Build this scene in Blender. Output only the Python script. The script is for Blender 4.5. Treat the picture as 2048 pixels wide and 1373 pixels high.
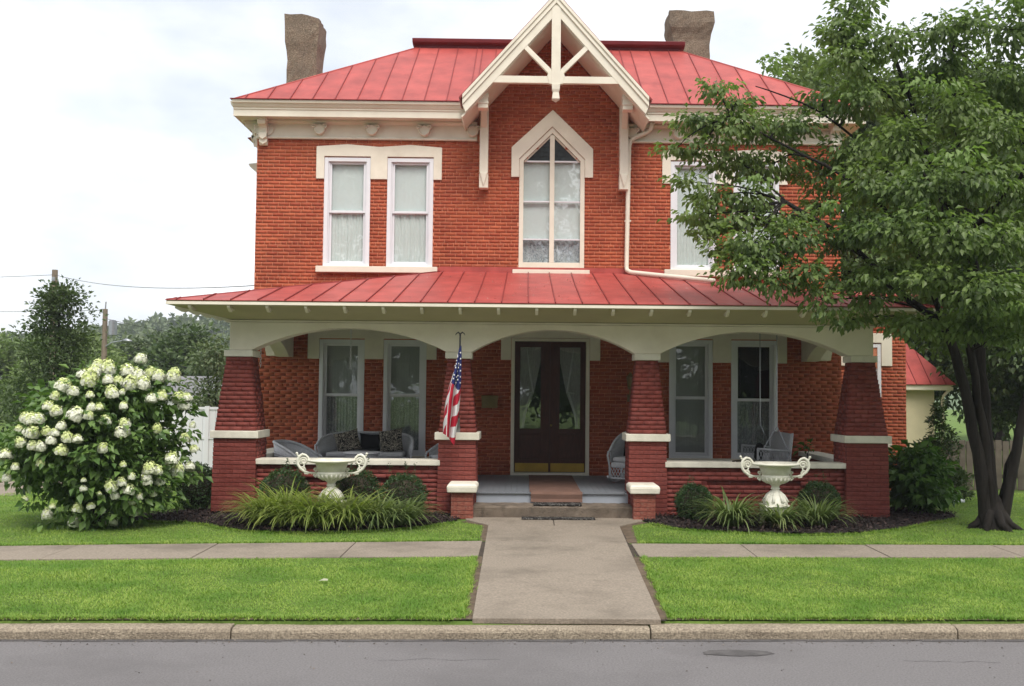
import bpy, bmesh, math, random
import numpy as np
from mathutils import Vector, Matrix
PI = math.pi
rad = math.radians
random.seed(7)
rng = np.random.default_rng(7)
scene = bpy.context.scene
for o in list(bpy.data.objects):
    bpy.data.objects.remove(o)
COL = scene.collection

# ------------------------------------------------------------------ camera
cam_d = bpy.data.cameras.new('camera')
cam = bpy.data.objects.new('camera', cam_d)
COL.objects.link(cam)
cam_d.sensor_width = 36.0
cam_d.lens = 36.0
cam_d.shift_x = -55 / 2048
cam_d.clip_start = 0.1
cam_d.clip_end = 2000
cam.matrix_world = Matrix.Translation((-0.46, -19.5, 1.93)) @ Matrix.Rotation(rad(-0.8), 4, 'Z') @ \
    Matrix.Rotation(PI / 2 + rad(2.75), 4, 'X') @ Matrix.Rotation(rad(0.5), 4, 'Z')
scene.camera = cam

# ------------------------------------------------------------------ sky and sun
SUN_EL, SUN_AZ = 56.0, 16.0          # azimuth measured from -Y (towards the street) to +X
world = bpy.data.worlds.new('World')
scene.world = world
world.use_nodes = True
wn, wl = world.node_tree.nodes, world.node_tree.links
wn.clear()
wout = wn.new('ShaderNodeOutputWorld')
wbg = wn.new('ShaderNodeBackground')
wbg.inputs['Strength'].default_value = 0.1
sky = wn.new('ShaderNodeTexSky')
sky.sky_type = 'NISHITA'
sky.sun_disc = False
sky.sun_elevation = rad(SUN_EL)
sky.sun_rotation = rad(180 - SUN_AZ)
sky.dust_density = 2.0
tc = wn.new('ShaderNodeTexCoord')
mp = wn.new('ShaderNodeMapping')
mp.inputs['Scale'].default_value = (1.0, 1.0, 2.2)
mp.inputs['Location'].default_value = (0.35, 0.1, 0.2)
nz = wn.new('ShaderNodeTexNoise')
nz.inputs['Scale'].default_value = 2.6
nz.inputs['Detail'].default_value = 7
nz.inputs['Roughness'].default_value = 0.52
cr = wn.new('ShaderNodeValToRGB')
cr.color_ramp.elements[0].position = 0.36
cr.color_ramp.elements[0].color = (0.68, 0.68, 0.68, 1)
cr.color_ramp.elements[1].position = 0.56
cr.color_ramp.elements[1].color = (1, 1, 1, 1)
nz2 = wn.new('ShaderNodeTexNoise')
nz2.inputs['Scale'].default_value = 5.5
nz2.inputs['Detail'].default_value = 5
cr2 = wn.new('ShaderNodeValToRGB')
cr2.color_ramp.elements[0].position = 0.35
cr2.color_ramp.elements[0].color = (8.6, 9.1, 9.9, 1)
cr2.color_ramp.elements[1].position = 0.62
cr2.color_ramp.elements[1].color = (11.2, 11.3, 11.4, 1)
wmix = wn.new('ShaderNodeMixRGB')
wl.new(tc.outputs['Generated'], mp.inputs['Vector'])
wl.new(mp.outputs[0], nz.inputs['Vector'])
wl.new(mp.outputs[0], nz2.inputs['Vector'])
wl.new(nz.outputs['Fac'], cr.inputs['Fac'])
wl.new(nz2.outputs['Fac'], cr2.inputs['Fac'])
wl.new(cr.outputs['Color'], wmix.inputs['Fac'])
wl.new(sky.outputs['Color'], wmix.inputs['Color1'])
wl.new(cr2.outputs['Color'], wmix.inputs['Color2'])
wl.new(wmix.outputs[0], wbg.inputs['Color'])
wl.new(wbg.outputs[0], wout.inputs['Surface'])
sun_d = bpy.data.lights.new('sun', 'SUN')
sun_d.energy = 2.6
sun_d.angle = rad(30)
sun_d.color = (1.0, 0.95, 0.88)
sun = bpy.data.objects.new('sun', sun_d)
COL.objects.link(sun)
sd = Vector((math.sin(rad(SUN_AZ)) * math.cos(rad(SUN_EL)), -math.cos(rad(SUN_AZ)) * math.cos(rad(SUN_EL)), math.sin(rad(SUN_EL))))
sun.rotation_euler = (-sd).to_track_quat('-Z', 'Y').to_euler()
sun.location = (5, -20, 30)
vs = scene.view_settings
vs.view_transform = 'Standard'
vs.look = 'None'
vs.exposure = 0.3
vs.gamma = 1.0
vs.use_curve_mapping = False
scene.render.engine = 'CYCLES'
scene.cycles.max_bounces = 4
scene.cycles.diffuse_bounces = 2
scene.cycles.transparent_max_bounces = 8

# ------------------------------------------------------------------ materials
MATS = {}


def mat(name, col, rough=0.7, var=0.0, vscale=4.0, bump=0.0, bscale=60.0, spec=0.3, isl=0.0, col2=None, streak=None,
        metal=0.0, dirt=None, dscale=1.2, damt=0.5, rnd=0.0):
    """procedural principled material: base colour with noise variation, optional random per piece, dirt and relief"""
    m = bpy.data.materials.new(name)
    m.use_nodes = True
    nt = m.node_tree
    N, L = nt.nodes, nt.links
    b = N['Principled BSDF']
    b.inputs['Roughness'].default_value = rough
    b.inputs['Specular IOR Level'].default_value = spec
    b.inputs['Metallic'].default_value = metal
    t = N.new('ShaderNodeTexCoord')
    vec = t.outputs['Object']
    if streak:
        mm = N.new('ShaderNodeMapping')
        mm.inputs['Scale'].default_value = streak
        L.new(vec, mm.inputs['Vector'])
        vec = mm.outputs[0]
    rgb = N.new('ShaderNodeRGB')
    rgb.outputs[0].default_value = (*col, 1)
    cur = rgb.outputs[0]
    if isl > 0 or rnd > 0:
        g = N.new('ShaderNodeNewGeometry') if isl > 0 else N.new('ShaderNodeObjectInfo')
        o = g.outputs['Random Per Island'] if isl > 0 else g.outputs['Random']
        mx = N.new('ShaderNodeMixRGB')
        c2 = col2 or tuple(c * 0.5 for c in col)
        mx.inputs['Color2'].default_value = (*c2, 1)
        ml = N.new('ShaderNodeMath')
        ml.operation = 'MULTIPLY'
        ml.inputs[1].default_value = isl or rnd
        L.new(o, ml.inputs[0])
        L.new(ml.outputs[0], mx.inputs['Fac'])
        L.new(cur, mx.inputs['Color1'])
        cur = mx.outputs[0]
    if var > 0:
        n = N.new('ShaderNodeTexNoise')
        n.inputs['Scale'].default_value = vscale
        n.inputs['Detail'].default_value = 6
        L.new(vec, n.inputs['Vector'])
        mr = N.new('ShaderNodeMapRange')
        mr.inputs['From Min'].default_value = 0.3
        mr.inputs['From Max'].default_value = 0.7
        mr.inputs['To Min'].default_value = 1 - var
        mr.inputs['To Max'].default_value = 1 + var
        L.new(n.outputs['Fac'], mr.inputs['Value'])
        mx = N.new('ShaderNodeVectorMath')
        mx.operation = 'SCALE'
        L.new(cur, mx.inputs[0])
        L.new(mr.outputs[0], mx.inputs['Scale'])
        cur = mx.outputs[0]
    if dirt:
        n = N.new('ShaderNodeTexNoise')
        n.inputs['Scale'].default_value = dscale
        n.inputs['Detail'].default_value = 9
        n.inputs['Roughness'].default_value = 0.65
        L.new(vec, n.inputs['Vector'])
        mr = N.new('ShaderNodeMapRange')
        mr.inputs['From Min'].default_value = 0.48
        mr.inputs['From Max'].default_value = 0.72
        mr.inputs['To Max'].default_value = damt
        L.new(n.outputs['Fac'], mr.inputs['Value'])
        mx = N.new('ShaderNodeMixRGB')
        mx.inputs['Color2'].default_value = (*dirt, 1)
        L.new(mr.outputs[0], mx.inputs['Fac'])
        L.new(cur, mx.inputs['Color1'])
        cur = mx.outputs[0]
    L.new(cur, b.inputs['Base Color'])
    if bump > 0:
        n = N.new('ShaderNodeTexNoise')
        n.inputs['Scale'].default_value = bscale
        n.inputs['Detail'].default_value = 5
        L.new(vec, n.inputs['Vector'])
        bp = N.new('ShaderNodeBump')
        bp.inputs['Strength'].default_value = bump
        bp.inputs['Distance'].default_value = 0.02
        L.new(n.outputs['Fac'], bp.inputs['Height'])
        L.new(bp.outputs[0], b.inputs['Normal'])
    MATS[name] = m
    return m


def leafmat(name, c1, c2, rough=0.45, trans=0.35, patch=None, pscale=1.0, spec=0.4):
    m = bpy.data.materials.new(name)
    m.use_nodes = True
    nt = m.node_tree
    N, L = nt.nodes, nt.links
    b = N['Principled BSDF']
    b.inputs['Roughness'].default_value = rough
    b.inputs['Specular IOR Level'].default_value = spec
    g = N.new('ShaderNodeNewGeometry')
    cr = N.new('ShaderNodeValToRGB')
    cr.color_ramp.elements[0].color = (*c1, 1)
    cr.color_ramp.elements[1].color = (*c2, 1)
    L.new(g.outputs['Random Per Island'], cr.inputs['Fac'])
    cur = cr.outputs[0]
    if patch:
        t = N.new('ShaderNodeTexCoord')
        n = N.new('ShaderNodeTexNoise')
        n.inputs['Scale'].default_value = pscale
        n.inputs['Detail'].default_value = 4
        L.new(t.outputs['Object'], n.inputs['Vector'])
        mr = N.new('ShaderNodeMapRange')
        mr.inputs['From Min'].default_value = 0.4
        mr.inputs['From Max'].default_value = 0.68
        L.new(n.outputs['Fac'], mr.inputs['Value'])
        mx = N.new('ShaderNodeMixRGB')
        mx.inputs['Color2'].default_value = (*patch, 1)
        L.new(mr.outputs[0], mx.inputs['Fac'])
        L.new(cur, mx.inputs['Color1'])
        cur = mx.outputs[0]
    L.new(cur, b.inputs['Base Color'])
    if trans > 0:
        tr = N.new('ShaderNodeBsdfTranslucent')
        ms = N.new('ShaderNodeMixShader')
        ms.inputs[0].default_value = trans
        sc = N.new('ShaderNodeVectorMath')
        sc.operation = 'MULTIPLY'
        sc.inputs[1].default_value = (1.1, 1.25, 0.6)
        L.new(cur, sc.inputs[0])
        L.new(sc.outputs[0], tr.inputs['Color'])
        L.new(b.outputs[0], ms.inputs[1])
        L.new(tr.outputs[0], ms.inputs[2])
        L.new(ms.outputs[0], N['Material Output'].inputs['Surface'])
    MATS[name] = m
    return m


def glassmat(name, tint=(0.9, 0.95, 0.95), refl=1.0):
    m = bpy.data.materials.new(name)
    m.use_nodes = True
    nt = m.node_tree
    N, L = nt.nodes, nt.links
    N.remove(N['Principled BSDF'])
    tr = N.new('ShaderNodeBsdfTransparent')
    tr.inputs[0].default_value = (*tint, 1)
    gl = N.new('ShaderNodeBsdfGlossy')
    gl.inputs['Roughness'].default_value = 0.02
    fr = N.new('ShaderNodeLayerWeight')
    fr.inputs['Blend'].default_value = 0.5
    pw = N.new('ShaderNodeMath')
    pw.operation = 'POWER'
    pw.inputs[1].default_value = 5.0
    L.new(fr.outputs['Facing'], pw.inputs[0])
    mu = N.new('ShaderNodeMath')
    mu.operation = 'MULTIPLY_ADD'
    mu.inputs[1].default_value = 0.9
    mu.inputs[2].default_value = 0.045 * refl
    t = N.new('ShaderNodeTexCoord')
    n = N.new('ShaderNodeTexNoise')
    n.inputs['Scale'].default_value = 2.5
    bp = N.new('ShaderNodeBump')
    bp.inputs['Strength'].default_value = 0.08
    bp.inputs['Distance'].default_value = 0.05
    L.new(t.outputs['Object'], n.inputs['Vector'])
    L.new(n.outputs['Fac'], bp.inputs['Height'])
    L.new(bp.outputs[0], gl.inputs['Normal'])
    ms = N.new('ShaderNodeMixShader')
    L.new(pw.outputs[0], mu.inputs[0])
    L.new(mu.outputs[0], ms.inputs[0])
    L.new(tr.outputs[0], ms.inputs[1])
    L.new(gl.outputs[0], ms.inputs[2])
    L.new(ms.outputs[0], N['Material Output'].inputs['Surface'])
    MATS[name] = m
    return m


def lacemat(name, c1, c2, scale=22.0, kind='lace', thr=0.5):
    """thin woven cloth with a printed or knitted figure"""
    m = bpy.data.materials.new(name)
    m.use_nodes = True
    nt = m.node_tree
    N, L = nt.nodes, nt.links
    b = N['Principled BSDF']
    b.inputs['Roughness'].default_value = 0.9
    b.inputs['Specular IOR Level'].default_value = 0.1
    t = N.new('ShaderNodeTexCoord')
    n = N.new('ShaderNodeTexNoise')
    n.inputs['Scale'].default_value = scale
    n.inputs['Detail'].default_value = 1.5
    n.inputs['Distortion'].default_value = 2.2
    L.new(t.outputs['Object'], n.inputs['Vector'])
    cr = N.new('ShaderNodeValToRGB')
    cr.color_ramp.interpolation = 'LINEAR'
    e = cr.color_ramp.elements
    e[0].position = thr - 0.05
    e[0].color = (*c1, 1)
    e[1].position = thr - 0.03
    e[1].color = (*c2, 1)
    x = cr.color_ramp.elements.new(thr + 0.03)
    x.color = (*c2, 1)
    x = cr.color_ramp.elements.new(thr + 0.05)
    x.color = (*c1, 1)
    L.new(n.outputs['Fac'], cr.inputs['Fac'])
    L.new(cr.outputs[0], b.inputs['Base Color'])
    MATS[name] = m
    return m


mat('brick', (0.45, 0.113, 0.052), 0.85, 0.2, 1.3, 0.2, 70, isl=0.7, col2=(0.31, 0.054, 0.028), dirt=(0.24, 0.055, 0.035), dscale=0.7, damt=0.5)
mat('mortar', (0.60, 0.235, 0.135), 0.95, 0.25, 6, 0.3, 90)
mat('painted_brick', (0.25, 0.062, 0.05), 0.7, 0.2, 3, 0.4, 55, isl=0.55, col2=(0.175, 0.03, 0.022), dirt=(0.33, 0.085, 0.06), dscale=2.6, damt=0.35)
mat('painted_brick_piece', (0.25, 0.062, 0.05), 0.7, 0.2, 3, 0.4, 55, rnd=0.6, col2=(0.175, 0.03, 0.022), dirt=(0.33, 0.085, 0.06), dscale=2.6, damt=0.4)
mat('worn_brick_piece', (0.36, 0.115, 0.08), 0.85, 0.3, 5, 0.7, 60, rnd=0.6, col2=(0.28, 0.07, 0.05), dirt=(0.42, 0.25, 0.19), dscale=3.5, damt=0.6)
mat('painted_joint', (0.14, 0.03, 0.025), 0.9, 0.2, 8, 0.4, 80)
mat('cream', (0.83, 0.765, 0.64), 0.55, 0.05, 2.5, 0.05, 30, dirt=(0.55, 0.47, 0.35), dscale=1.3, damt=0.35)
mat('khaki_board', (0.47, 0.42, 0.25), 0.6, 0.06, 2, 0.06, 25, dirt=(0.45, 0.4, 0.28), dscale=1.1, damt=0.3)  # eave boards and frieze: one even khaki tone, darker than the cream trim
mat('cap_stone', (0.80, 0.755, 0.64), 0.75, 0.08, 5, 0.35, 70, dirt=(0.45, 0.40, 0.32), dscale=2.2, damt=0.5)
mat('white_paint', (0.80, 0.80, 0.83), 0.4, 0.03, 4)
mat('roof_red', (0.385, 0.066, 0.056), 0.5, 0.16, 2.4, 0.16, 5, spec=0.35, rnd=0.6, col2=(0.47, 0.098, 0.082), dirt=(0.26, 0.04, 0.035), dscale=1.9, damt=0.8)
mat('roof_seam', (0.24, 0.034, 0.032), 0.5, 0.2, 5)
mat('roof_dark', (0.17, 0.025, 0.03), 0.5, 0.15, 3)
mat('stucco', (0.215, 0.165, 0.12), 0.95, 0.55, 38, 1.0, 45, dirt=(0.12, 0.10, 0.08), dscale=2.0, damt=0.6)
mat('wood_door', (0.062, 0.015, 0.010), 0.35, 0.3, 6, 0.1, 30, streak=(6, 6, 1))
mat('brass', (0.36, 0.24, 0.05), 0.4, 0.15, 6, metal=1.0)
mat('brass_box', (0.20, 0.15, 0.06), 0.5, 0.2, 6)
mat('grey_floor', (0.21, 0.225, 0.25), 0.45, 0.10, 4, 0.06, 20, dirt=(0.12, 0.12, 0.13), dscale=2, damt=0.35)
mat('grey_riser', (0.33, 0.355, 0.40), 0.5, 0.06, 4)
mat('concrete', (0.29, 0.243, 0.193), 0.95, 0.22, 42, 0.6, 90, dirt=(0.17, 0.143, 0.112), dscale=1.0, damt=0.95)
mat('old_concrete', (0.19, 0.15, 0.115), 0.95, 0.45, 7, 0.9, 60, dirt=(0.055, 0.045, 0.035), dscale=3.5, damt=0.9)
mat('kerb_stone', (0.355, 0.295, 0.22), 0.95, 0.45, 55, 0.9, 95, dirt=(0.22, 0.175, 0.13), dscale=4, damt=0.55)
mat('asphalt', (0.22, 0.207, 0.207), 0.9, 0.20, 60, 0.7, 200, dirt=(0.15, 0.14, 0.14), dscale=0.55, damt=0.7)
mat('asphalt_patch', (0.12, 0.112, 0.11), 0.95, 0.3, 9, 0.8, 120)
mat('soil', (0.13, 0.095, 0.065), 0.95, 0.35, 8, 0.8, 40)
mat('mulch', (0.020, 0.014, 0.013), 0.95, 0.4, 9, 1.0, 40)
mat('mulch_chip', (0.022, 0.015, 0.014), 0.9, isl=1.0, col2=(0.075, 0.05, 0.045))
mat('lawn_soil', (0.115, 0.18, 0.034), 0.95, 0.25, 1.1, 0.8, 60, dirt=(0.10, 0.19, 0.03), dscale=0.8, damt=0.6)
mat('wicker', (0.62, 0.63, 0.66), 0.6, 0.12, 40, 0.5, 140)
mat('wicker_cloth', (0.60, 0.60, 0.62), 0.9, 0.06, 12, 0.2, 60)
mat('black_cloth', (0.006, 0.006, 0.008), 0.9, 0.2, 12, 0.2, 60)
lacemat('damask', (0.012, 0.012, 0.012), (0.50, 0.45, 0.36), 17, thr=0.5)
mat('urn_paint', (0.79, 0.77, 0.66), 0.5, 0.07, 6, 0.15, 60, dirt=(0.42, 0.38, 0.26), dscale=4, damt=0.45)
mat('runner', (0.185, 0.105, 0.08), 0.95, 0.12, 5, 0.3, 150, dirt=(0.12, 0.07, 0.05), dscale=2, damt=0.4)
lacemat('doormat', (0.022, 0.02, 0.02), (0.24, 0.23, 0.21), 14, thr=0.62)
mat('blind', (0.90, 0.95, 0.94), 0.85, 0.02, 3)
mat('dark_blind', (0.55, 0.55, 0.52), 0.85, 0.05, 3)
mat('sheer', (0.55, 0.55, 0.55), 0.9, 0.2, 10, streak=(8, 8, 1))
lacemat('lace', (0.62, 0.64, 0.68), (0.30, 0.33, 0.37), 11, thr=0.5)
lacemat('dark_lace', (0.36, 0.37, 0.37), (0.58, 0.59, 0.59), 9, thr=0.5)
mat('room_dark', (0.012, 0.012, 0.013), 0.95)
mat('lead_glass', (0.035, 0.04, 0.042), 0.15, 0.4, 12, spec=0.5)
glassmat('glass', (0.97, 0.985, 0.98), 2.6)
glassmat('storm_glass', (0.88, 0.90, 0.90), 1.2)
mat('steel', (0.35, 0.36, 0.38), 0.35, 0.1, 8, metal=0.8)
mat('black_metal', (0.012, 0.012, 0.012), 0.45)
mat('bark', (0.015, 0.012, 0.010), 0.95, 0.5, 9, 1.0, 22, streak=(1, 1, 0.25), dirt=(0.035, 0.031, 0.027), dscale=5, damt=0.5)
mat('twig', (0.055, 0.042, 0.03), 0.95, 0.3, 9)
mat('pole_wood', (0.20, 0.155, 0.115), 0.9, 0.25, 5, 0.3, 20, streak=(4, 4, 0.5))
mat('vinyl', (0.78, 0.79, 0.82), 0.5, 0.04, 3)
mat('shingle', (0.20, 0.20, 0.21), 0.9, 0.2, 6)
mat('siding', (0.62, 0.55, 0.37), 0.7, 0.06, 3)
mat('grey_plank', (0.15, 0.125, 0.10), 0.9, 0.25, 5, 0.3, 20, rnd=0.5, col2=(0.09, 0.075, 0.062))
mat('floret', (0.78, 0.80, 0.60), 0.8, isl=0.8, col2=(0.88, 0.88, 0.80))
mat('floret_lime', (0.58, 0.68, 0.22), 0.8, isl=0.9, col2=(0.76, 0.80, 0.45))
mat('hill_green', (0.10, 0.145, 0.07), 0.95, 0.3, 0.05)
leafmat('dogwood_leaf', (0.075, 0.125, 0.04), (0.205, 0.285, 0.09), 0.42, 0.42, (0.21, 0.285, 0.09), 1.0)
leafmat('dogwood_bright', (0.15, 0.24, 0.06), (0.23, 0.33, 0.10), 0.45, 0.4)
leafmat('hydrangea_leaf', (0.07, 0.14, 0.035), (0.17, 0.27, 0.07), 0.42, 0.25)
leafmat('dark_leaf', (0.045, 0.078, 0.03), (0.10, 0.15, 0.05), 0.5, 0.22, (0.09, 0.13, 0.045), 0.8)
leafmat('tree_leaf', (0.10, 0.16, 0.05), (0.19, 0.26, 0.085), 0.55, 0.28, (0.17, 0.22, 0.075), 0.4)
leafmat('far_leaf', (0.08, 0.115, 0.055), (0.14, 0.18, 0.085), 0.7, 0.2, (0.16, 0.195, 0.09), 0.15)
leafmat('pale_leaf', (0.11, 0.15, 0.08), (0.19, 0.24, 0.13), 0.6, 0.25)
leafmat('box_leaf', (0.022, 0.05, 0.018), (0.055, 0.105, 0.032), 0.4, 0.18, (0.07, 0.13, 0.04), 3)
leafmat('lily_blade', (0.16, 0.23, 0.04), (0.36, 0.40, 0.10), 0.5, 0.35, (0.17, 0.22, 0.05), 2.0)
leafmat('lily_dark', (0.09, 0.14, 0.04), (0.22, 0.27, 0.10), 0.5, 0.3)
leafmat('dry_blade', (0.20, 0.14, 0.075), (0.36, 0.27, 0.16), 0.8, 0.1)
leafmat('turf', (0.17, 0.31, 0.045), (0.42, 0.51, 0.13), 0.6, 0.35, (0.15, 0.285, 0.045), 1.7, 0.2)
leafmat('fern', (0.04, 0.10, 0.015), (0.10, 0.19, 0.03), 0.5, 0.35)


# ------------------------------------------------------------------ mesh helpers
def tag(o, label=None, cat=None, group=None, kind=None):
    if label:
        o['label'] = label
    if cat:
        o['category'] = cat
    if group:
        o['group'] = group
    if kind:
        o['kind'] = kind
    return o


def empty(name, loc=(0, 0, 0), label=None, cat=None, group=None, kind=None):
    o = bpy.data.objects.new(name, None)
    o.empty_display_size = 0.2
    COL.objects.link(o)
    o.location = loc
    return tag(o, label, cat, group, kind)


def link(name, me, parent=None, loc=None):
    o = bpy.data.objects.new(name, me)
    COL.objects.link(o)
    if parent:
        o.parent = parent
    if loc:
        o.location = loc
    return o


class MB:
    def __init__(s):
        s.v, s.f, s.m = [], [], []

    def add(s, vs_, fs, mi=0):
        k = len(s.v)
        s.v += [tuple(v) for v in vs_]
        for f in fs:
            s.f.append([i + k for i in f])
            s.m.append(mi)
        return s

    def box(s, x0, x1, y0, y1, z0, z1, mi=0):
        return s.add([(x0, y0, z0), (x1, y0, z0), (x1, y1, z0), (x0, y1, z0), (x0, y0, z1), (x1, y0, z1), (x1, y1, z1), (x0, y1, z1)],
                     [(0, 3, 2, 1), (4, 5, 6, 7), (0, 1, 5, 4), (1, 2, 6, 5), (2, 3, 7, 6), (3, 0, 4, 7)], mi)

    def frustum(s, cx, cy, z0, z1, a0, b0, a1, b1, mi=0):
        """rectangular block with half sizes a0,b0 at the bottom and a1,b1 at the top"""
        return s.add([(cx - a0, cy - b0, z0), (cx + a0, cy - b0, z0), (cx + a0, cy + b0, z0), (cx - a0, cy + b0, z0),
                      (cx - a1, cy - b1, z1), (cx + a1, cy - b1, z1), (cx + a1, cy + b1, z1), (cx - a1, cy + b1, z1)],
                     [(0, 3, 2, 1), (4, 5, 6, 7), (0, 1, 5, 4), (1, 2, 6, 5), (2, 3, 7, 6), (3, 0, 4, 7)], mi)

    def prism(s, poly, a, b, axis='y', mi=0):
        n = len(poly)

        def P(p, t):
            if axis == 'y':
                return (p[0], t, p[1])
            if axis == 'x':
                return (t, p[0], p[1])
            return (p[0], p[1], t)
        vs_ = [P(p, a) for p in poly] + [P(p, b) for p in poly]
        fs = [list(range(n)), list(range(2 * n - 1, n - 1, -1))]
        fs += [(i, n + i, n + (i + 1) % n, (i + 1) % n) for i in range(n)]
        return s.add(vs_, fs, mi)

    def slab(s, pts, d, mi=0):
        """planar polygon thickened along vector d"""
        n = len(pts)
        d = Vector(d)
        vs_ = [Vector(p) for p in pts] + [Vector(p) + d for p in pts]
        fs = [list(range(n)), list(range(2 * n - 1, n - 1, -1))]
        fs += [(i, n + i, n + (i + 1) % n, (i + 1) % n) for i in range(n)]
        return s.add(vs_, fs, mi)

    def bar(s, p, q, w, h=None, up=(0, 0, 1), mi=0):
        p, q = Vector(p), Vector(q)
        h = h or w
        d = (q - p).normalized()
        upv = Vector(up)
        if abs(d.dot(upv)) > 0.98:
            upv = Vector((0, 1, 0))
        sx = d.cross(upv).normalized() * w / 2
        sy = sx.cross(d).normalized() * h / 2
        vs_ = []
        for c in (p, q):
            vs_ += [c - sx - sy, c + sx - sy, c + sx + sy, c - sx + sy]
        return s.add(vs_, [(0, 3, 2, 1), (4, 5, 6, 7), (0, 1, 5, 4), (1, 2, 6, 5), (2, 3, 7, 6), (3, 0, 4, 7)], mi)

    def tube(s, pts, r, n=8, cap=True, mi=0, flat=None):
        pts = [Vector(p) for p in pts]
        rs = r if isinstance(r, (list, tuple)) else [r] * len(pts)
        k = len(s.v)
        ref = None
        for i, p in enumerate(pts):
            d = (pts[min(i + 1, len(pts) - 1)] - pts[max(i - 1, 0)])
            if d.length < 1e-9:
                d = Vector((0, 0, 1))
            d.normalize()
            if ref is None:
                ref = Vector((0, 0, 1)) if abs(d.z) < 0.9 else Vector((1, 0, 0))
            a = d.cross(ref)
            if a.length < 1e-4:
                a = d.cross(Vector((0.3, 1, 0.2)))
            a.normalize()
            b = a.cross(d).normalized()
            ref = b
            for j in range(n):
                t = 2 * PI * j / n
                s.v.append(tuple(p + (a * math.cos(t) + b * math.sin(t)) * rs[i]))
        for i in range(len(pts) - 1):
            for j in range(n):
                j2 = (j + 1) % n
                s.f.append([k + i * n + j, k + i * n + j2, k + (i + 1) * n + j2, k + (i + 1) * n + j])
                s.m.append(mi)
        if cap:
            s.f.append([k + j for j in range(n)][::-1])
            s.m.append(mi)
            e = k + (len(pts) - 1) * n
            s.f.append([e + j for j in range(n)])
            s.m.append(mi)
        return s

    def lathe(s, prof, c=(0, 0, 0), n=24, mi=0):
        k = len(s.v)
        for (r, z) in prof:
            for j in range(n):
                t = 2 * PI * j / n
                s.v.append((c[0] + r * math.cos(t), c[1] + r * math.sin(t), c[2] + z))
        for i in range(len(prof) - 1):
            for j in range(n):
                j2 = (j + 1) % n
                s.f.append([k + i * n + j, k + i * n + j2, k + (i + 1) * n + j2, k + (i + 1) * n + j])
                s.m.append(mi)
        return s

    def sphere(s, c, r, n=10, mi=0, sz=1.0):
        prof = [(max(1e-4, r * math.sin(PI * i / n)), -r * sz * math.cos(PI * i / n)) for i in range(n + 1)]
        return s.lathe(prof, c, n + 2, mi)

    def build(s, name, mats, parent=None, loc=None, smooth=False, bevel=0.0, recalc=True, seg=2):
        me = bpy.data.meshes.new(name)
        me.from_pydata(s.v, [], s.f)
        if isinstance(mats, str):
            mats = [mats]
        for m in mats:
            me.materials.append(MATS[m])
        me.polygons.foreach_set('material_index', s.m)
        if recalc:
            bm = bmesh.new()
            bm.from_mesh(me)
            bmesh.ops.recalc_face_normals(bm, faces=bm.faces)
            bm.to_mesh(me)
            bm.free()
        if smooth:
            me.polygons.foreach_set('use_smooth', [True] * len(me.polygons))
        me.update()
        o = link(name, me, parent, loc)
        if bevel > 0:
            md = o.modifiers.new('bevel', 'BEVEL')
            md.width = bevel
            md.segments = seg
            md.limit_method = 'ANGLE'
            md.angle_limit = rad(35)
        return o


def npmesh(name, V, F, mats, parent=None, loc=None, mi=None, smooth=False):
    """fast mesh from arrays, F is (n,3) or (n,4)"""
    me = bpy.data.meshes.new(name)
    V = np.asarray(V, dtype=np.float32)
    F = np.asarray(F, dtype=np.int32)
    k = F.shape[1]
    me.vertices.add(len(V))
    me.vertices.foreach_set('co', V.ravel())
    me.loops.add(F.size)
    me.loops.foreach_set('vertex_index', F.ravel())
    me.polygons.add(len(F))
    me.polygons.foreach_set('loop_start', np.arange(0, F.size, k, dtype=np.int32))
    me.polygons.foreach_set('loop_total', np.full(len(F), k, dtype=np.int32))
    if isinstance(mats, str):
        mats = [mats]
    for m in mats:
        me.materials.append(MATS[m])
    if mi is not None:
        me.polygons.foreach_set('material_index', np.asarray(mi, dtype=np.int32))
    if smooth:
        me.polygons.foreach_set('use_smooth', np.ones(len(F), dtype=bool))
    me.update(calc_edges=True)
    me.validate()
    return link(name, me, parent, loc)


def unit(a):
    return a / np.maximum(np.linalg.norm(a, axis=1, keepdims=True), 1e-9)


def leaf_arrays(P, Dn, Up, Ln, Wd, fold=0.25, curl=0.15):
    """P base points, Dn leaf directions, Up approx normals, Ln lengths, Wd widths -> verts, quads (two per leaf)"""
    n = len(P)
    S = unit(np.cross(Dn, Up))
    Nn = unit(np.cross(S, Dn))
    L = Ln[:, None]
    W = Wd[:, None]
    base = P
    tip = P + Dn * L - Nn * L * curl
    mid = P + Dn * L * 0.45
    lf = mid + S * W * 0.5 + Nn * W * fold
    rt = mid - S * W * 0.5 + Nn * W * fold
    V = np.stack([base, lf, tip, rt], axis=1).reshape(-1, 3)
    i = np.arange(n)[:, None] * 4
    F = np.concatenate([i + np.array([[0, 1, 2]]), i + np.array([[0, 2, 3]])], axis=1).reshape(-1, 3)
    return V, F


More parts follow.
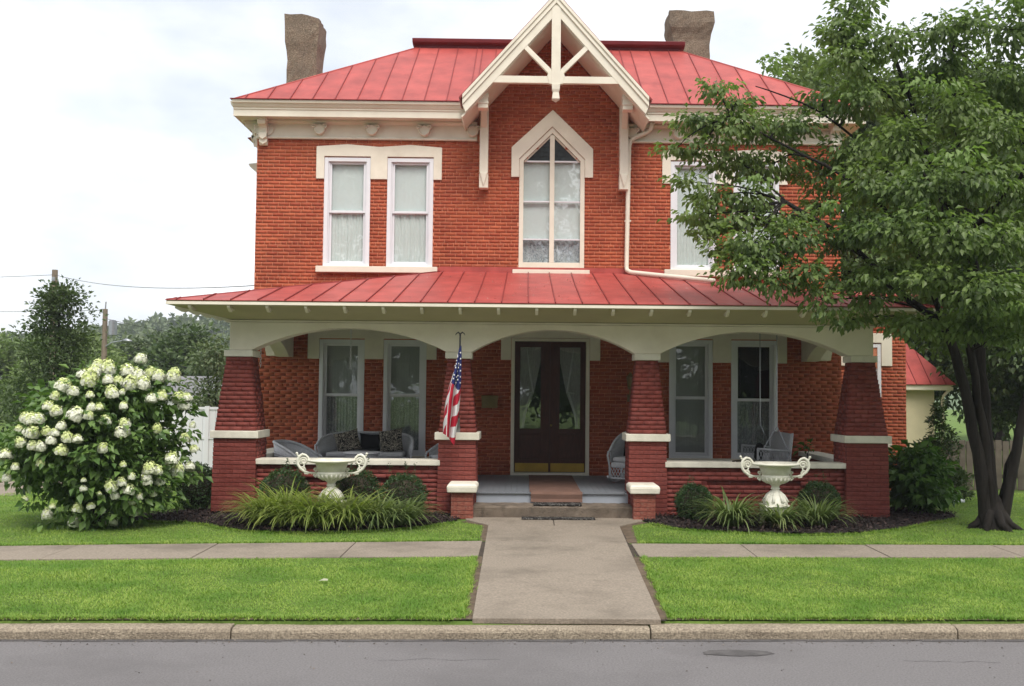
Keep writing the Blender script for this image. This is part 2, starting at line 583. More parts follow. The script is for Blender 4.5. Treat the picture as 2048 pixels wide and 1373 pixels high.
def spray_leaves(blobs, density, ln, clump=14, flat=0.45, droop=0.35, spread=0.16, shell=0.45, wr=0.55):
    """blobs: (x,y,z,rx,ry,rz). Leaves gathered in small sprays spread through each blob's volume."""
    Ps, Ds, Us = [], [], []
    for (x, y, z, rx, ry, rz) in blobs:
        area = rx * rz + rx * ry + ry * rz
        nc = max(2, int(area * density / clump))
        d = unit(rng.normal(size=(nc, 3)))
        r = rng.random(nc) ** shell
        c = np.array([x, y, z]) + d * r[:, None] * np.array([rx, ry, rz])
        k = clump
        off = rng.normal(size=(nc, k, 3)) * np.array([spread, spread, spread * flat])
        p = (c[:, None, :] + off).reshape(-1, 3)
        out = (d[:, None, :] * 0.7 + off / spread * 0.5).reshape(-1, 3)
        out += rng.normal(size=out.shape) * 0.35
        out[:, 2] -= droop
        Ps.append(p)
        Ds.append(unit(out))
        u = rng.normal(size=p.shape) * 0.45
        u[:, 2] += 1.0
        Us.append(u)
    P = np.concatenate(Ps)
    Dn = np.concatenate(Ds)
    U = np.concatenate(Us)
    L = ln * (0.5 + 0.8 * rng.random(len(P)))
    return leaf_arrays(P, Dn, U, L, L * wr)


def join_arr(parts):
    Vs, Fs, k = [], [], 0
    for V, F in parts:
        Vs.append(V)
        Fs.append(F + k)
        k += len(V)
    return np.concatenate(Vs), np.concatenate(Fs)


def blades(P, h, w, lean, curve, seg=3, dirs=None):
    """arching strap leaves: P bases, h lengths, w widths"""
    n = len(P)
    a = rng.random(n) * 2 * PI if dirs is None else dirs
    d = np.stack([np.cos(a), np.sin(a), np.zeros(n)], axis=1)
    s_ = np.stack([-np.sin(a), np.cos(a), np.zeros(n)], axis=1)
    rows = []
    for k in range(seg + 1):
        t = k / seg
        ang = lean + curve * t            # angle from vertical grows along the blade
        if k == 0:
            c = P.copy()
        else:
            tm = (k - 0.5) / seg
            am = lean + curve * tm
            c = c + (d * np.sin(am)[:, None] + np.array([0, 0, 1.0]) * np.cos(am)[:, None]) * (h / seg)[:, None]
        ww = (w * (1 - t) ** 0.6 * 0.5)[:, None] if k < seg else (w * 0.04)[:, None]
        rows.append(np.stack([c - s_ * ww, c + s_ * ww], axis=1))
    V = np.stack(rows, axis=1).reshape(-1, 3)       # n,(seg+1),2
    m = (seg + 1) * 2
    i = np.arange(n)[:, None] * m
    Fs = []
    for k in range(seg):
        Fs.append(i + np.array([[2 * k, 2 * k + 1, 2 * k + 3, 2 * k + 2]]))
    F = np.concatenate(Fs, axis=1).reshape(-1, 4)
    return V, F


def inpoly(x, y, poly):
    ins = np.zeros(len(x), bool)
    n = len(poly)
    for i in range(n):
        x1, y1 = poly[i]
        x2, y2 = poly[(i + 1) % n]
        c = ((y1 > y) != (y2 > y)) & (x < (x2 - x1) * (y - y1) / ((y2 - y1) or 1e-9) + x1)
        ins ^= c
    return ins
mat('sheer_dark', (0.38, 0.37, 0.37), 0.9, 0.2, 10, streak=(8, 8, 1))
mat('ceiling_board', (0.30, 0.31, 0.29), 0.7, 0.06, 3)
hm = bpy.data.materials.new('haze')
hm.use_nodes = True
hm.node_tree.nodes.clear()
hv = hm.node_tree.nodes.new('ShaderNodeVolumePrincipled')
hv.inputs['Color'].default_value = (0.86, 0.92, 1.0, 1)
hv.inputs['Density'].default_value = 0.0006
ho = hm.node_tree.nodes.new('ShaderNodeOutputMaterial')
hm.node_tree.links.new(hv.outputs[0], ho.inputs['Volume'])
MATS['haze'] = hm
mat('pleat', (0.86, 0.91, 0.89), 0.9, 0.03, 3)
mat('grit', (0.30, 0.27, 0.24), 0.95, isl=1.0, col2=(0.12, 0.10, 0.085))
mat('pale_leaf_litter', (0.40, 0.40, 0.28), 0.9)
mat('crack', (0.06, 0.055, 0.055), 0.95)
mat('joint_soil', (0.06, 0.047, 0.036), 0.95, 0.3, 9)
mat('pale_petal', (0.66, 0.55, 0.45), 0.9)


# ------------------------------------------------------------------ ground, road, pavements
def ky(x):
    x = max(-30, min(30, x))
    return -10.57 + 0.0224 * (x + 0.55)


def gz(y):
    if y > -4:
        return 0.0
    if y > -6:
        return -0.01 * (-4 - y)
    return -0.02 - 0.0105 * (-6 - y)


g = MB()
XS = [-600, -30, 30, 600]
rows = []
for fy in (lambda x: (-400, -0.3), lambda x: (ky(x) + 0.02, -0.3), lambda x: (ky(x) + 0.16, gz(-10.4) - 0.012), lambda x: (-6, -0.02), lambda x: (-4, 0.0),
           lambda x: (600, 0.0)):
    rows.append([(x, *fy(x)) for x in XS])
vv = [p for r in rows for p in r]
ff = [(r * 4 + c, r * 4 + c + 1, (r + 1) * 4 + c + 1, (r + 1) * 4 + c) for r in range(5) for c in range(3)]
tag(g.add(vv, ff).build('ground', 'lawn_soil'), kind='structure')
road = MB()
road.add([(-150, ky(-30) + .03, -0.2), (-30, ky(-30) + .03, -0.2), (30, ky(30) + .03, -0.2), (150, ky(30) + .03, -0.2), (150, -21.5, -0.2), (30, -21.5, -0.2), (-30, -21.5, -0.2), (-150, -21.5, -0.2)],
         [(0, 1, 6, 7), (1, 2, 5, 6), (2, 3, 4, 5)])
road = tag(road.build('road', 'asphalt'), kind='structure')
far = MB().box(-150, 150, -26, -21.5, -0.29, -0.08)
tag(far.build('far_pavement', 'concrete'), kind='structure')
# worn gutter line beside the kerb
gm = MB()
for i in range(60):
    x0 = -15 + i * 0.5
    gm.add([(x0, ky(x0) - .005, -.196), (x0 + .5, ky(x0 + .5) - .005, -.196), (x0 + .5, ky(x0 + .5) - .055 - .05 * math.sin(i * 1.9) ** 2 * random.random(), -.196),
            (x0, ky(x0) - .055 - .03 * random.random(), -.196)], [(0, 1, 2, 3)])
gm.build('gutter_stain', 'asphalt_patch', road)
pm = MB()
pts = []
for i in range(40):
    t = 2 * PI * i / 40
    r = 1 + 0.07 * random.uniform(-1, 1)
    pts.append((1.31 + 0.29 * r * math.cos(t), -10.99 + 0.105 * r * math.sin(t), -0.1955))
pm.add(pts, [list(range(40))])
pm.build('tar_patch', 'asphalt_patch', road)

cm = MB()
for sx, sy, L_, sl in ((-1.6, -11.28, 0.9, .05), (2.6, -11.2, 0.7, -.04)):
    x, y = sx, sy
    while x < sx + L_:
        x2, y2 = x + random.uniform(.04, .10), y + random.uniform(-.03, .03) + sl * .07
        w_ = random.uniform(.001, .003)
        cm.add([(x, y - w_, -.1965), (x2, y2 - w_, -.1965), (x2, y2 + w_, -.1965), (x, y + w_, -.1965)], [(0, 1, 2, 3)])
        x, y = x2, y2
tag(cm.build('crack_lines', 'crack', road), kind='stuff')
n = 2600
gx = rng.uniform(-9, 9, n)
gy = -10.60 + 0.0224 * (gx + .55) - np.abs(rng.normal(size=n)) ** 1.6 * 0.07
far_ = rng.random(n) < .18
gy = np.where(far_, gy - rng.random(n) * 2.5, gy)
Pg = np.stack([gx, gy, np.full(n, -.197)], 1)
Dg = unit(rng.normal(size=Pg.shape) * np.array([1, 1, .25]))
Lg = 0.006 + 0.016 * rng.random(n) ** 2
tag(npmesh('gutter_grit', *leaf_arrays(Pg, Dg, rng.normal(size=Pg.shape) * .5 + np.array([0, 0, 1]), Lg, Lg * .8, .3, .2), 'grit'), 'loose grit and small stones along the gutter', 'grit', kind='stuff')

kerb = empty('kerb', (0, 0, 0), kind='structure')
prof = [(0.0, -0.26), (0.0, -0.14), (0.012, -0.118), (0.035, -0.107), (0.075, -0.103), (0.155, -0.10), (0.165, -0.26)]
breaks = [-24, -20.5, -17, -13.4, -9.9, -6.5, -2.95, 0.65, 3.35, 6.9, 10.4, 14, 17.5, 21, 24.5]
for a, b in zip(breaks[:-1], breaks[1:]):
    k = MB()
    a2, b2 = a + 0.006, b - 0.006
    n = len(prof)
    V = []
    st = 10
    jz = random.uniform(-0.006, 0.006)
    for i in range(st + 1):
        x = a2 + (b2 - a2) * i / st
        for (dy, z) in prof:
            V.append((x, ky(x) + dy + random.uniform(-.006, .006), z + jz + random.uniform(-.004, .004)))
    F = [(i * n + j, (i + 1) * n + j, (i + 1) * n + j + 1, i * n + j + 1) for i in range(st) for j in range(n - 1)]
    F += [list(range(n)), list(range(st * n + n - 1, st * n - 1, -1))]
    k.add(V, F).build('kerb_stone', 'kerb_stone', kerb, bevel=0.006)

# pavement along the street and the walk up to the steps, slab by slab
walk_bed = empty('pavement', (0, 0, 0), kind='structure')


def slab_poly(parent, pts, t=0.05, top=0.012, m='concrete', name='slab'):
    b = MB()
    P = [(x, y, gz(y) + top) for x, y in pts]
    b.slab(P, (0, 0, -t))
    return b.build(name, m, parent, bevel=0.006)


wb_ = MB()
wb_.add([(-1.0, -10.42, gz(-10.4) + .003), (0.8, -10.42, gz(-10.4) + .003), (0.92, -6, gz(-6) + .003), (0.92, -4.6, .003), (1.33, -4.05, .003), (1.33, -3.7, .003), (-1.36, -3.7, .003), (-1.3, -4.05, .003), (-0.95, -4.6, .003), (-0.95, -6, gz(-6) + .003)],
        [(0, 1, 2, 9), (9, 2, 3, 8), (8, 3, 4, 5, 6, 7)])
for s_, fa, fb_ in ((-1, lambda x: -7.20 + 0.085 * (x + 1.03), lambda x: -6.03 + 0.115 * (x + 0.93)), (1, lambda x: -7.15 + 0.022 * (x - 1.0), lambda x: -6.18 + 0.010 * (x - 0.85))):
    xs_ = [0.9 * s_, 9 * s_, 17 * s_]
    for a, c in zip(xs_[:-1], xs_[1:]):
        wb_.add([(a, fa(a) + .02, gz(fa(a)) + .003), (c, fa(c) + .02, gz(fa(c)) + .003), (c, fb_(c) - .02, gz(fb_(c)) + .003), (a, fb_(a) - .02, gz(fb_(a)) + .003)], [(0, 1, 2, 3)])
tag(wb_.build('pavement_bed', 'joint_soil'), kind='structure')
lf = lambda x: -7.20 + 0.085 * (x + 1.03)
lb = lambda x: -6.03 + 0.115 * (x + 0.93)
rf = lambda x: -7.15 + 0.022 * (x - 1.0)
rb = lambda x: -6.18 + 0.010 * (x - 0.85)
x = -0.99
for w in [1.62, 1.7, 1.68, 1.74, 1.7, 1.7, 1.7, 1.7, 1.7, 1.7]:
    x2 = x - w
    slab_poly(walk_bed, [(x - .006, lf(x)), (x - .006, lb(x)), (x2 + .006, lb(x2)), (x2 + .006, lf(x2))], top=0.012 + random.uniform(-.003, .004))
    x = x2
x = 0.93
for w in [1.42, 1.62, 1.66, 1.7, 1.7, 1.7, 1.7, 1.7]:
    x2 = x + w
    slab_poly(walk_bed, [(x + .006, rf(x)), (x2 - .006, rf(x2)), (x2 - .006, rb(x2)), (x + .006, rb(x))], top=0.012 + random.uniform(-.003, .004))
    x = x2
front_walk = empty('front_walk', (0, 0, 0), kind='structure')
wl_ = lambda y: -0.95 + 0.012 * (-6.2 - y)
wr_ = lambda y: 0.88 - 0.03 * (-6.2 - y)
for y0, y1 in ((-10.43, -8.785), (-8.772, -7.195), (-7.182, -6.055), (-6.042, -4.625)):
    slab_poly(front_walk, [(wl_(y0), y0), (wr_(y0), y0), (wr_(y1), y1), (wl_(y1), y1)], top=0.016 + random.uniform(-.002, .003))
slab_poly(front_walk, [(-0.94, -4.612), (-0.02, -4.612), (-0.02, -3.7), (-1.36, -3.7), (-1.32, -4.05)], top=0.016)
slab_poly(front_walk, [(-0.008, -4.612), (0.93, -4.612), (1.33, -4.05), (1.33, -3.7), (-0.008, -3.7)], top=0.018)
# bare soil left by the edging along the walk
soil = MB()
for pts in ([(-0.98, -10.38), (-0.89, -10.38), (-0.945, -7.2), (-1.04, -7.2)], [(0.74, -10.38), (0.83, -10.38), (0.96, -7.16), (0.84, -7.16)],
            [(0.9, -6.1), (1.03, -6.1), (1.12, -4.5), (1.4, -4.15), (1.3, -4.05), (0.9, -4.6)], [(-1.03, -6.0), (-0.93, -6.0), (-0.93, -4.6), (-1.3, -4.1), (-1.4, -4.2), (-1.05, -4.55)]):
    soil.add([(x, y, gz(y) + .004) for x, y in pts], [list(range(len(pts)))])
tag(soil.build('soil_edge', 'soil'), kind='structure')
sk = MB()
for i in range(48):
    x0 = -12 + i * 0.5
    sk.add([(x0, ky(x0) + .16, gz(-10.4) + .001), (x0 + .5, ky(x0 + .5) + .16, gz(-10.4) + .001), (x0 + .5, ky(x0 + .5) + .22 + .03 * random.random(), gz(-10.35) + .006), (x0, ky(x0) + .22, gz(-10.35) + .006)], [(0, 1, 2, 3)])
tag(sk.build('soil_strip', 'soil'), kind='structure')

BED_L = [(-6.9, -4.0), (-6.6, -4.45), (-6.14, -4.45), (-5.6, -4.5), (-5.1, -4.65), (-4.7, -5.05), (-4.34, -5.32), (-3.9, -5.45), (-3.49, -5.48), (-2.95, -5.38), (-2.44, -5.22), (-1.86, -4.83), (-1.5, -4.3), (-1.3, -3.6), (-1.3, -3.0), (-5.9, -3.0), (-6.0, -3.45)]
BED_R = [(1.3, -3.0), (1.25, -3.7), (1.40, -4.35), (1.76, -4.9), (2.15, -5.08), (2.55, -5.18), (3.34, -5.36), (4.23, -5.2), (4.99, -4.7), (5.6, -4.1), (6.3, -3.5), (6.6, -2.8), (6.3, -2.0), (5.4, -1.8), (5.4, -3.0)]


def bed(name, poly):
    xs = [p[0] for p in poly]
    ys = [p[1] for p in poly]
    nx, ny = 110, 60
    X, Yg = np.meshgrid(np.linspace(min(xs), max(xs), nx), np.linspace(min(ys), max(ys), ny))
    ins = inpoly(X.ravel(), Yg.ravel(), poly).reshape(X.shape)
    Zg = 0.006 + 0.026 * rng.random(X.shape)
    V = np.stack([X, Yg, Zg], -1).reshape(-1, 3)
    F = [(j * nx + i, j * nx + i + 1, (j + 1) * nx + i + 1, (j + 1) * nx + i) for j in range(ny - 1) for i in range(nx - 1) if ins[j, i] and ins[j + 1, i + 1] and ins[j, i + 1] and ins[j + 1, i]]
    o = npmesh(name, V, np.array(F), 'mulch')
    tag(o, kind='structure')
    return o


bed('mulch_bed', BED_L)
bed('mulch_bed', BED_R)


def chips(polys, n):
    Vs, Fs, k = [], [], 0
    for poly in polys:
        xs = [p[0] for p in poly]
        ys = [p[1] for p in poly]
        x = rng.uniform(min(xs), max(xs), n)
        y = rng.uniform(min(ys), max(ys), n)
        m = inpoly(x, y, poly)
        P = np.stack([x[m], y[m], 0.04 + 0.02 * rng.random(m.sum())], 1)
        Dn = unit(rng.normal(size=P.shape) * np.array([1, 1, 0.35]))
        U = rng.normal(size=P.shape) * 0.4 + np.array([0, 0, 1])
        L = 0.02 + 0.05 * rng.random(len(P))
        V, F = leaf_arrays(P, Dn, U, L, L * 0.45, 0.1, 0.1)
        Vs.append(V)
        Fs.append(F + k)
        k += len(V)
    return np.concatenate(Vs), np.concatenate(Fs)


tag(npmesh('mulch_chips', *chips([BED_L, BED_R], 9000), 'mulch_chip'), 'dark shredded bark mulch spread over the planting beds', 'mulch', kind='stuff')

# ------------------------------------------------------------------ the house
house = empty('brick_house', (0, 0, 0), 'two storey red brick house with red metal roof, cream trim and arched front porch', 'house')
BR = []        # joined bricks: axis, sign, plane, a0, a1, z0, z1, proud, material
CH, JT = 0.0675, 0.0095


def spans(x0, x1, ops, za, zb):
    cut = sorted((max(o[0], x0), min(o[1], x1)) for o in ops if o[2] < zb - .002 and o[3] > za + .002 and o[1] > x0 and o[0] < x1)
    res, c = [], x0
    for a, b in cut:
        if a > c + 0.01:
            res.append((c, a))
        c = max(c, b)
    if c < x1 - 0.01:
        res.append((c, x1))
    return res


def lay(axis, sign, p, z0, z1, fn, mi, ch=CH, L=0.212, proud=0.003, header=10):
    nco = int(round((z1 - z0) / ch))
    ch = (z1 - z0) / nco
    for k in range(nco):
        za, zb = z0 + k * ch, z0 + (k + 1) * ch
        hd = header and k % header == 4
        l = L / 2 if hd else L
        off = (k % 2) * L / 2 + random.uniform(-.012, .012) + (0.05 if hd else 0)
        for a, b in fn(za, zb):
            x = math.floor((a - off) / l) * l + off
            while x < b:
                u0, u1 = max(x, a), min(x + l, b)
                if u1 - u0 > 0.03:
                    BR.append((axis, sign, p, u0 + JT / 2, u1 - JT / 2, za + JT / 2, zb - JT / 2, proud + random.uniform(-.001, .0015), mi))
                x += l


WOPS = [(-4.335, -3.455, 4.29, 6.39), (-3.13, -2.25, 4.29, 6.39), (2.31, 3.19, 4.29, 6.39), (3.52, 4.40, 4.29, 6.39),
        (-0.60, 0.64, 4.26, 6.42), (-0.44, 0.48, 6.42, 6.6), (-0.24, 0.28, 6.6, 6.85), (-0.09, 0.13, 6.85, 7.0),
        (-4.365, -3.51, 0.62, 2.90), (-3.145, -2.335, 0.62, 2.90), (2.29, 3.12, 0.62, 2.95), (3.475, 4.36, 0.62, 2.95),
        (-0.72, 0.77, 0.30, 2.96)]


def wall_boxes(b, x0, x1, z0, z1, ops, y0, y1):
    xs = sorted({x0, x1, *[max(x0, min(x1, v)) for o in ops for v in o[:2]]})
    for a, c in zip(xs[:-1], xs[1:]):
        m = (a + c) / 2
        zz = z0
        for o in sorted((o for o in ops if o[0] < m < o[1]), key=lambda o: o[2]):
            if o[2] > zz:
                b.box(a, c, y0, y1, zz, o[2])
            zz = max(zz, o[3])
        if zz < z1:
            b.box(a, c, y0, y1, zz, z1)


w = MB()
wall_boxes(w, -5.63, 5.59, 0.0, 7.2, WOPS, 0.0, 0.3)
w.prism([(-1.4, 7.2), (1.45, 7.2), (0.055, 8.815)], 0.0, 0.3)
w.box(-5.63, -5.33, 0.3, 11, 0, 7.2)
w.box(5.29, 5.59, 0.3, 11, 0, 7.2)
w.box(-5.33, 5.29, 10.7, 11, 0, 7.2)
w.build('wall', 'mortar', house)
lay('y', -1, 0.0, 0.36, 6.735, lambda a, b: spans(-5.63, 5.59, WOPS, a, b), 0)
lay('y', -1, 0.0, 6.735, 8.76, lambda a, b: spans(0.055 - min(1.41, (8.83 - (a + b) / 2) / 1.1), 0.055 + min(1.41, (8.83 - (a + b) / 2) / 1.1), WOPS, a, b), 0)
lay('x', -1, -5.63, 0.36, 6.735, lambda a, b: [(0.0, 4.0)], 0)
lay('x', 1, 5.59, 3.0, 6.735, lambda a, b: [(0.0, 1.6)], 0)

# wing set back on the right, one storey
WING = [(6.12, 6.77, 1.0, 2.97)]
w = MB()
wall_boxes(w, 5.6, 7.28, 0.0, 3.62, WING, 1.2, 1.45)
w.box(7.03, 7.28, 1.45, 6, 0, 3.62)
w.build('wing_wall', 'mortar', house)
lay('y', -1, 1.2, 0.0, 3.58, lambda a, b: spans(5.6, 7.28, WING, a, b), 0)
lay('x', 1, 7.28, 0.0, 3.58, lambda a, b: [(1.2, 3.5)], 0)
w = MB()
w.prism([(1.18, 3.58), (1.08, 3.64), (1.02, 3.76), (0.92, 3.80), (0.90, 3.90), (6, 3.90), (6, 3.58)], 5.62, 7.36, 'x')
w.box(7.36, 7.52, 0.9, 6, 3.76, 3.90)
w.build('wing_cornice', 'cream', house, bevel=0.008)
w = MB().slab([(5.6, 0.88, 3.91), (7.56, 0.88, 3.91), (7.56, 6, 4.5), (5.6, 6, 4.5)], (0, 0, 0.03))
w.build('wing_roof', 'roof_red', house)


# -------------------------------------------------- cornice and frieze
def cornice_run(x0, x1, name):
    b = MB()
    # crown moulding profile (y forward negative, z)
    pr = [(-0.02, 7.10), (-0.34, 7.09), (-0.345, 7.075), (-0.375, 7.075), (-0.375, 7.20), (-0.39, 7.205), (-0.39, 7.235), (-0.41, 7.25), (-0.435, 7.29),
          (-0.44, 7.305), (-0.465, 7.31), (-0.475, 7.345), (-0.475, 7.365), (-0.02, 7.365)]
    b.prism(pr, x0, x1, 'x')
    return b.build(name, 'cream', house, bevel=0.004)


cornice_run(-5.995, -1.56, 'cornice')
cornice_run(1.62, 5.97, 'cornice')
for sx, xw in ((-1, -5.63), (1, 5.59)):
    b = MB()
    pr = [(0.02, 7.10), (0.34, 7.09), (0.345, 7.075), (0.355, 7.075), (0.355, 7.20), (0.37, 7.235), (0.40, 7.27), (0.42, 7.31), (0.43, 7.365), (0.02, 7.365)]
    b.prism([(xw + sx * u, v) for u, v in pr], -0.372, 9.0, 'y')
    b.build('cornice_return', 'cream', house, bevel=0.004)
    b = MB()
    b.box(min(xw, xw + sx * 0.03), max(xw, xw + sx * 0.03), 0.0, 9, 6.74, 7.1)
    b.build('side_frieze', 'cream', house)
for x0, x1 in ((-5.63, -1.42), (1.47, 5.59)):
    b = MB()
    b.box(x0, x1, -0.03, -0.001, 6.785, 7.095)
    b.build('frieze', 'cream', house)
    b = MB()
    b.prism([(-0.0, 6.735), (-0.045, 6.735), (-0.055, 6.75), (-0.055, 6.765), (-0.04, 6.785), (-0.0, 6.785)], x0, x1, 'x')
    b.prism([(-0.03, 7.02), (-0.045, 7.02), (-0.08, 7.06), (-0.08, 7.095), (-0.03, 7.095)], x0, x1, 'x')
    b.build('frieze_moulding', 'cream', house, bevel=0.003)


def ornament():
    b = MB()
    b.prism([(-0.12, 0.035), (-0.09, 0.0), (-0.085, -0.05), (-0.05, -0.095), (-0.0, -0.115), (0.05, -0.095), (0.085, -0.05), (0.09, 0.0), (0.12, 0.035), (0.10, 0.075), (0.05, 0.075), (0.03, 0.05), (0, 0.08), (-0.03, 0.05), (-0.05, 0.075), (-0.10, 0.075)], -0.04, 0.0)
    for s in (-1, 1):
        pts = [(s * (0.095 - 0.035 * math.cos(t) * (1 - t / 9)), -0.046, 0.03 + 0.035 * math.sin(t) * (1 - t / 9)) for t in np.linspace(0, 6.5, 16)]
        b.tube(pts, 0.012, 6)
        b.tube([(s * 0.085, -0.04, -0.01), (s * 0.075, -0.045, -0.05), (s * 0.04, -0.045, -0.085), (0, -0.045, -0.10)], 0.012, 6)
    b.box(-0.008, 0.008, -0.036, -0.02, -0.07, 0.06)
    return b


orn = ornament().build('frieze_ornament', 'cream', house, (-4.43, -0.03, 6.93))
orn.scale = (1.15, 1.9, 1.15)
for x in (-3.43, -2.43, -1.5, 1.55, 2.455, 3.46, 4.46):
    o = orn.copy()
    COL.objects.link(o)
    o.location = (x, -0.03, 6.93)


def corner_bracket(loc, rz):
    b = MB()
    pr = [(0, 0.49), (-0.26, 0.49), (-0.26, 0.42), (-0.235, 0.37), (-0.17, 0.35), (-0.13, 0.31), (-0.115, 0.24), (-0.13, 0.20), (-0.12, 0.14), (-0.08, 0.09), (-0.085, 0.05), (-0.05, 0.0), (0, 0.0)]
    b.prism(pr, -0.075, 0.075, 'x')
    b.box(-0.095, 0.095, -0.285, 0, 0.455, 0.492)
    for i, zz in enumerate((0.12, 0.03)):
        b.prism([(-0.075, zz + 0.10), (0.075, zz + 0.10), (0.075, zz + 0.03), (0, zz - 0.02), (-0.075, zz + 0.03)], -0.14 + i * 0.045, -0.06)
    for s in (-1, 1):
        pts = [(s * (0.15 - 0.04 * math.cos(t) * (1 - t / 9)), -0.05, 0.36 + 0.04 * math.sin(t) * (1 - t / 9)) for t in np.linspace(0, 6.5, 16)]
        b.tube(pts, 0.012, 6)
        b.tube([(s * 0.19, -0.045, 0.34), (s * 0.17, -0.045, 0.27), (s * 0.12, -0.045, 0.215), (s * 0.07, -0.045, 0.20)], 0.014, 6)
        b.prism([(s * 0.06, 0.40), (s * 0.18, 0.40), (s * 0.175, 0.31), (s * 0.12, 0.22), (s * 0.06, 0.20)], -0.045, 0)
    o = b.build('cornice_bracket', 'cream', house, loc, bevel=0.004)
    o.rotation_euler.z = rz
    return o


corner_bracket((-5.50, -0.005, 6.60), 0)
corner_bracket((-5.632, 0.14, 6.60), -PI / 2)
corner_bracket((5.46, -0.005, 6.60), 0)
# side bay's little roof beyond the left corner
b = MB()
b.prism([(-5.63, 6.64), (-5.72, 6.64), (-5.78, 6.72), (-5.90, 6.80), (-5.97, 6.86), (-6.0, 6.92), (-5.63, 6.96)], 0.75, 2.6, 'y')
bay = b.build('bay_cornice', 'cream', house, bevel=0.006)
b = MB().slab([(-5.63, 0.73, 7.0), (-5.63, 2.62, 7.0), (-6.02, 2.62, 6.925), (-6.02, 0.73, 6.925)], (0, 0, 0.012))
b.build('bay_roof', 'roof_red', house)
bay.location.z -= 0.50
house_bay = house.children[-1]
house_bay.location.z -= 0.50


# -------------------------------------------------- main roof
def panels(parent, e0, e1, t0, t1, width, name='roof_panel', start=0.0, wob=0.0, gap=None):
    """standing seam sheets on the trapezoid e0-e1 (eave) t0-t1 (top), all Vectors, e along +X"""
    e0, e1, t0, t1 = Vector(e0), Vector(e1), Vector(t0), Vector(t1)
    ax = (e1 - e0).normalized()
    up = (t0 - e0) - ax * (t0 - e0).dot(ax)
    H = up.length
    up.normalize()
    nn = ax.cross(up).normalized()
    W = (e1 - e0).length
    ta, tb = (t0 - e0).dot(ax), (t1 - e0).dot(ax)

    def hmax(u):
        h = H
        if ta > 1e-6:
            h = min(h, H * u / ta)
        if W - tb > 1e-6:
            h = min(h, H * (W - u) / (W - tb))
        return max(0.0, h)
    u = start
    cuts = [0.0]
    while u < W:
        if u > 0.02:
            cuts.append(u)
        u += width
    cuts.append(W)
    if gap:
        cuts = sorted([q for q in cuts if abs(q - gap[0]) > .03 and abs(q - gap[1]) > .03] + [gap[0], gap[1]])
    for a, c in zip(cuts[:-1], cuts[1:]):
        if c - a < 0.03:
            continue
        brk = [a + 0.004] + [q for q in (ta, tb) if a + .01 < q < c - .01] + [c - 0.004]
        g0 = gap[2] if gap and gap[0] - .01 < (a + c) / 2 < gap[1] + .01 else 0.0
        pts = [(a + .004, g0), (c - .004, g0)] + [(q, hmax(q)) for q in reversed(brk)]
        pts = [p for i, p in enumerate(pts) if i == 0 or (abs(p[0] - pts[i - 1][0]) + abs(p[1] - pts[i - 1][1])) > 1e-4]
        if len(pts) < 3:
            continue
        b = MB()
        b.slab([e0 + ax * q[0] + up * q[1] for q in pts], nn * 0.008)
        hs = hmax(a)
        if hs > 0.05:
            w1 = random.uniform(-wob, wob)
            p, q = e0 + ax * a + up * g0 + nn * 0.014, e0 + ax * (a + w1) + up * (hs - 0.01) + nn * 0.014
            m1 = p.lerp(q, 0.5) + ax * random.uniform(-wob, wob)
            b.bar(p, m1, 0.016, 0.030, up=nn, mi=1)
            b.bar(m1, q, 0.016, 0.030, up=nn, mi=1)
        b.build(name, ['roof_red', 'roof_seam'], parent)


EX, EY, EZ = 5.97, -0.40, 7.385
TX, TY, TZ = 2.87, 2.72, 9.47
b = MB()
b.add([(-EX, EY, EZ), (EX, EY, EZ), (EX, 11.4, EZ), (-EX, 11.4, EZ), (-TX, TY, TZ), (TX, TY, TZ), (TX, 8.2, TZ), (-TX, 8.2, TZ)],
      [(1, 2, 6, 5), (2, 3, 7, 6), (3, 0, 4, 7), (4, 5, 6, 7)])
zr = EZ + (0.31 - EY) * (TZ - EZ) / (TY - EY)
b.add([(-EX, EY, EZ), (-1.45, EY, EZ), (-1.45, 0.31, zr), (1.55, 0.31, zr), (1.55, EY, EZ), (EX, EY, EZ), (TX, TY, TZ), (-TX, TY, TZ)],
      [(0, 1, 2, 7), (2, 3, 6, 7), (3, 4, 5, 6)])
roof = b.build('roof', 'roof_red', house)
panels(roof, (-EX, EY, EZ + .004), (EX, EY, EZ + .004), (-TX, TY, TZ + .004), (TX, TY, TZ + .004), 0.42, start=0.2, gap=(EX - 1.45, EX + 1.55, 0.86))
# flashing strip over the eave and a lead gutter lip
b = MB().box(-6.03, -1.5, -0.50, -0.38, 7.37, 7.384)
b.box(1.6, 6.0, -0.50, -0.38, 7.37, 7.384)
b.build('eave_flashing', 'roof_seam', roof)
for s in (-1, 1):
    b = MB().tube([(s * EX, EY, EZ + .01), (s * TX, TY, TZ + .01)], 0.022, 6)
    b.build('hip_cap', 'roof_red', roof, smooth=True)
b = MB()
b.box(-TX - .03, TX + .03, TY - 0.02, 8.2, TZ, TZ + 0.10)
b.prism([(TY - 0.02, TZ + 0.05), (TY - 0.14, TZ + 0.09), (TY - 0.16, TZ + 0.17), (TY + 0.2, TZ + 0.20), (TY + 0.2, TZ + .05)], -TX - 0.12, TX + 0.12, 'x')
b.box(-TX - .12, TX + .12, TY + 0.2, 8.2, TZ + 0.1, TZ + 0.20)
b.build('roof_deck_curb', 'roof_dark', roof, bevel=0.01)


# -------------------------------------------------- gable with open truss
gab = empty('front_gable', (0, 0, 0))
gab.parent = house
GC, GS = 0.055, 1.12        # centre line, slope
GA = 9.28                   # roof apex
FY = -1.05


def gline(x, off=0.0):
    return GA + off - GS * abs(x - GC)


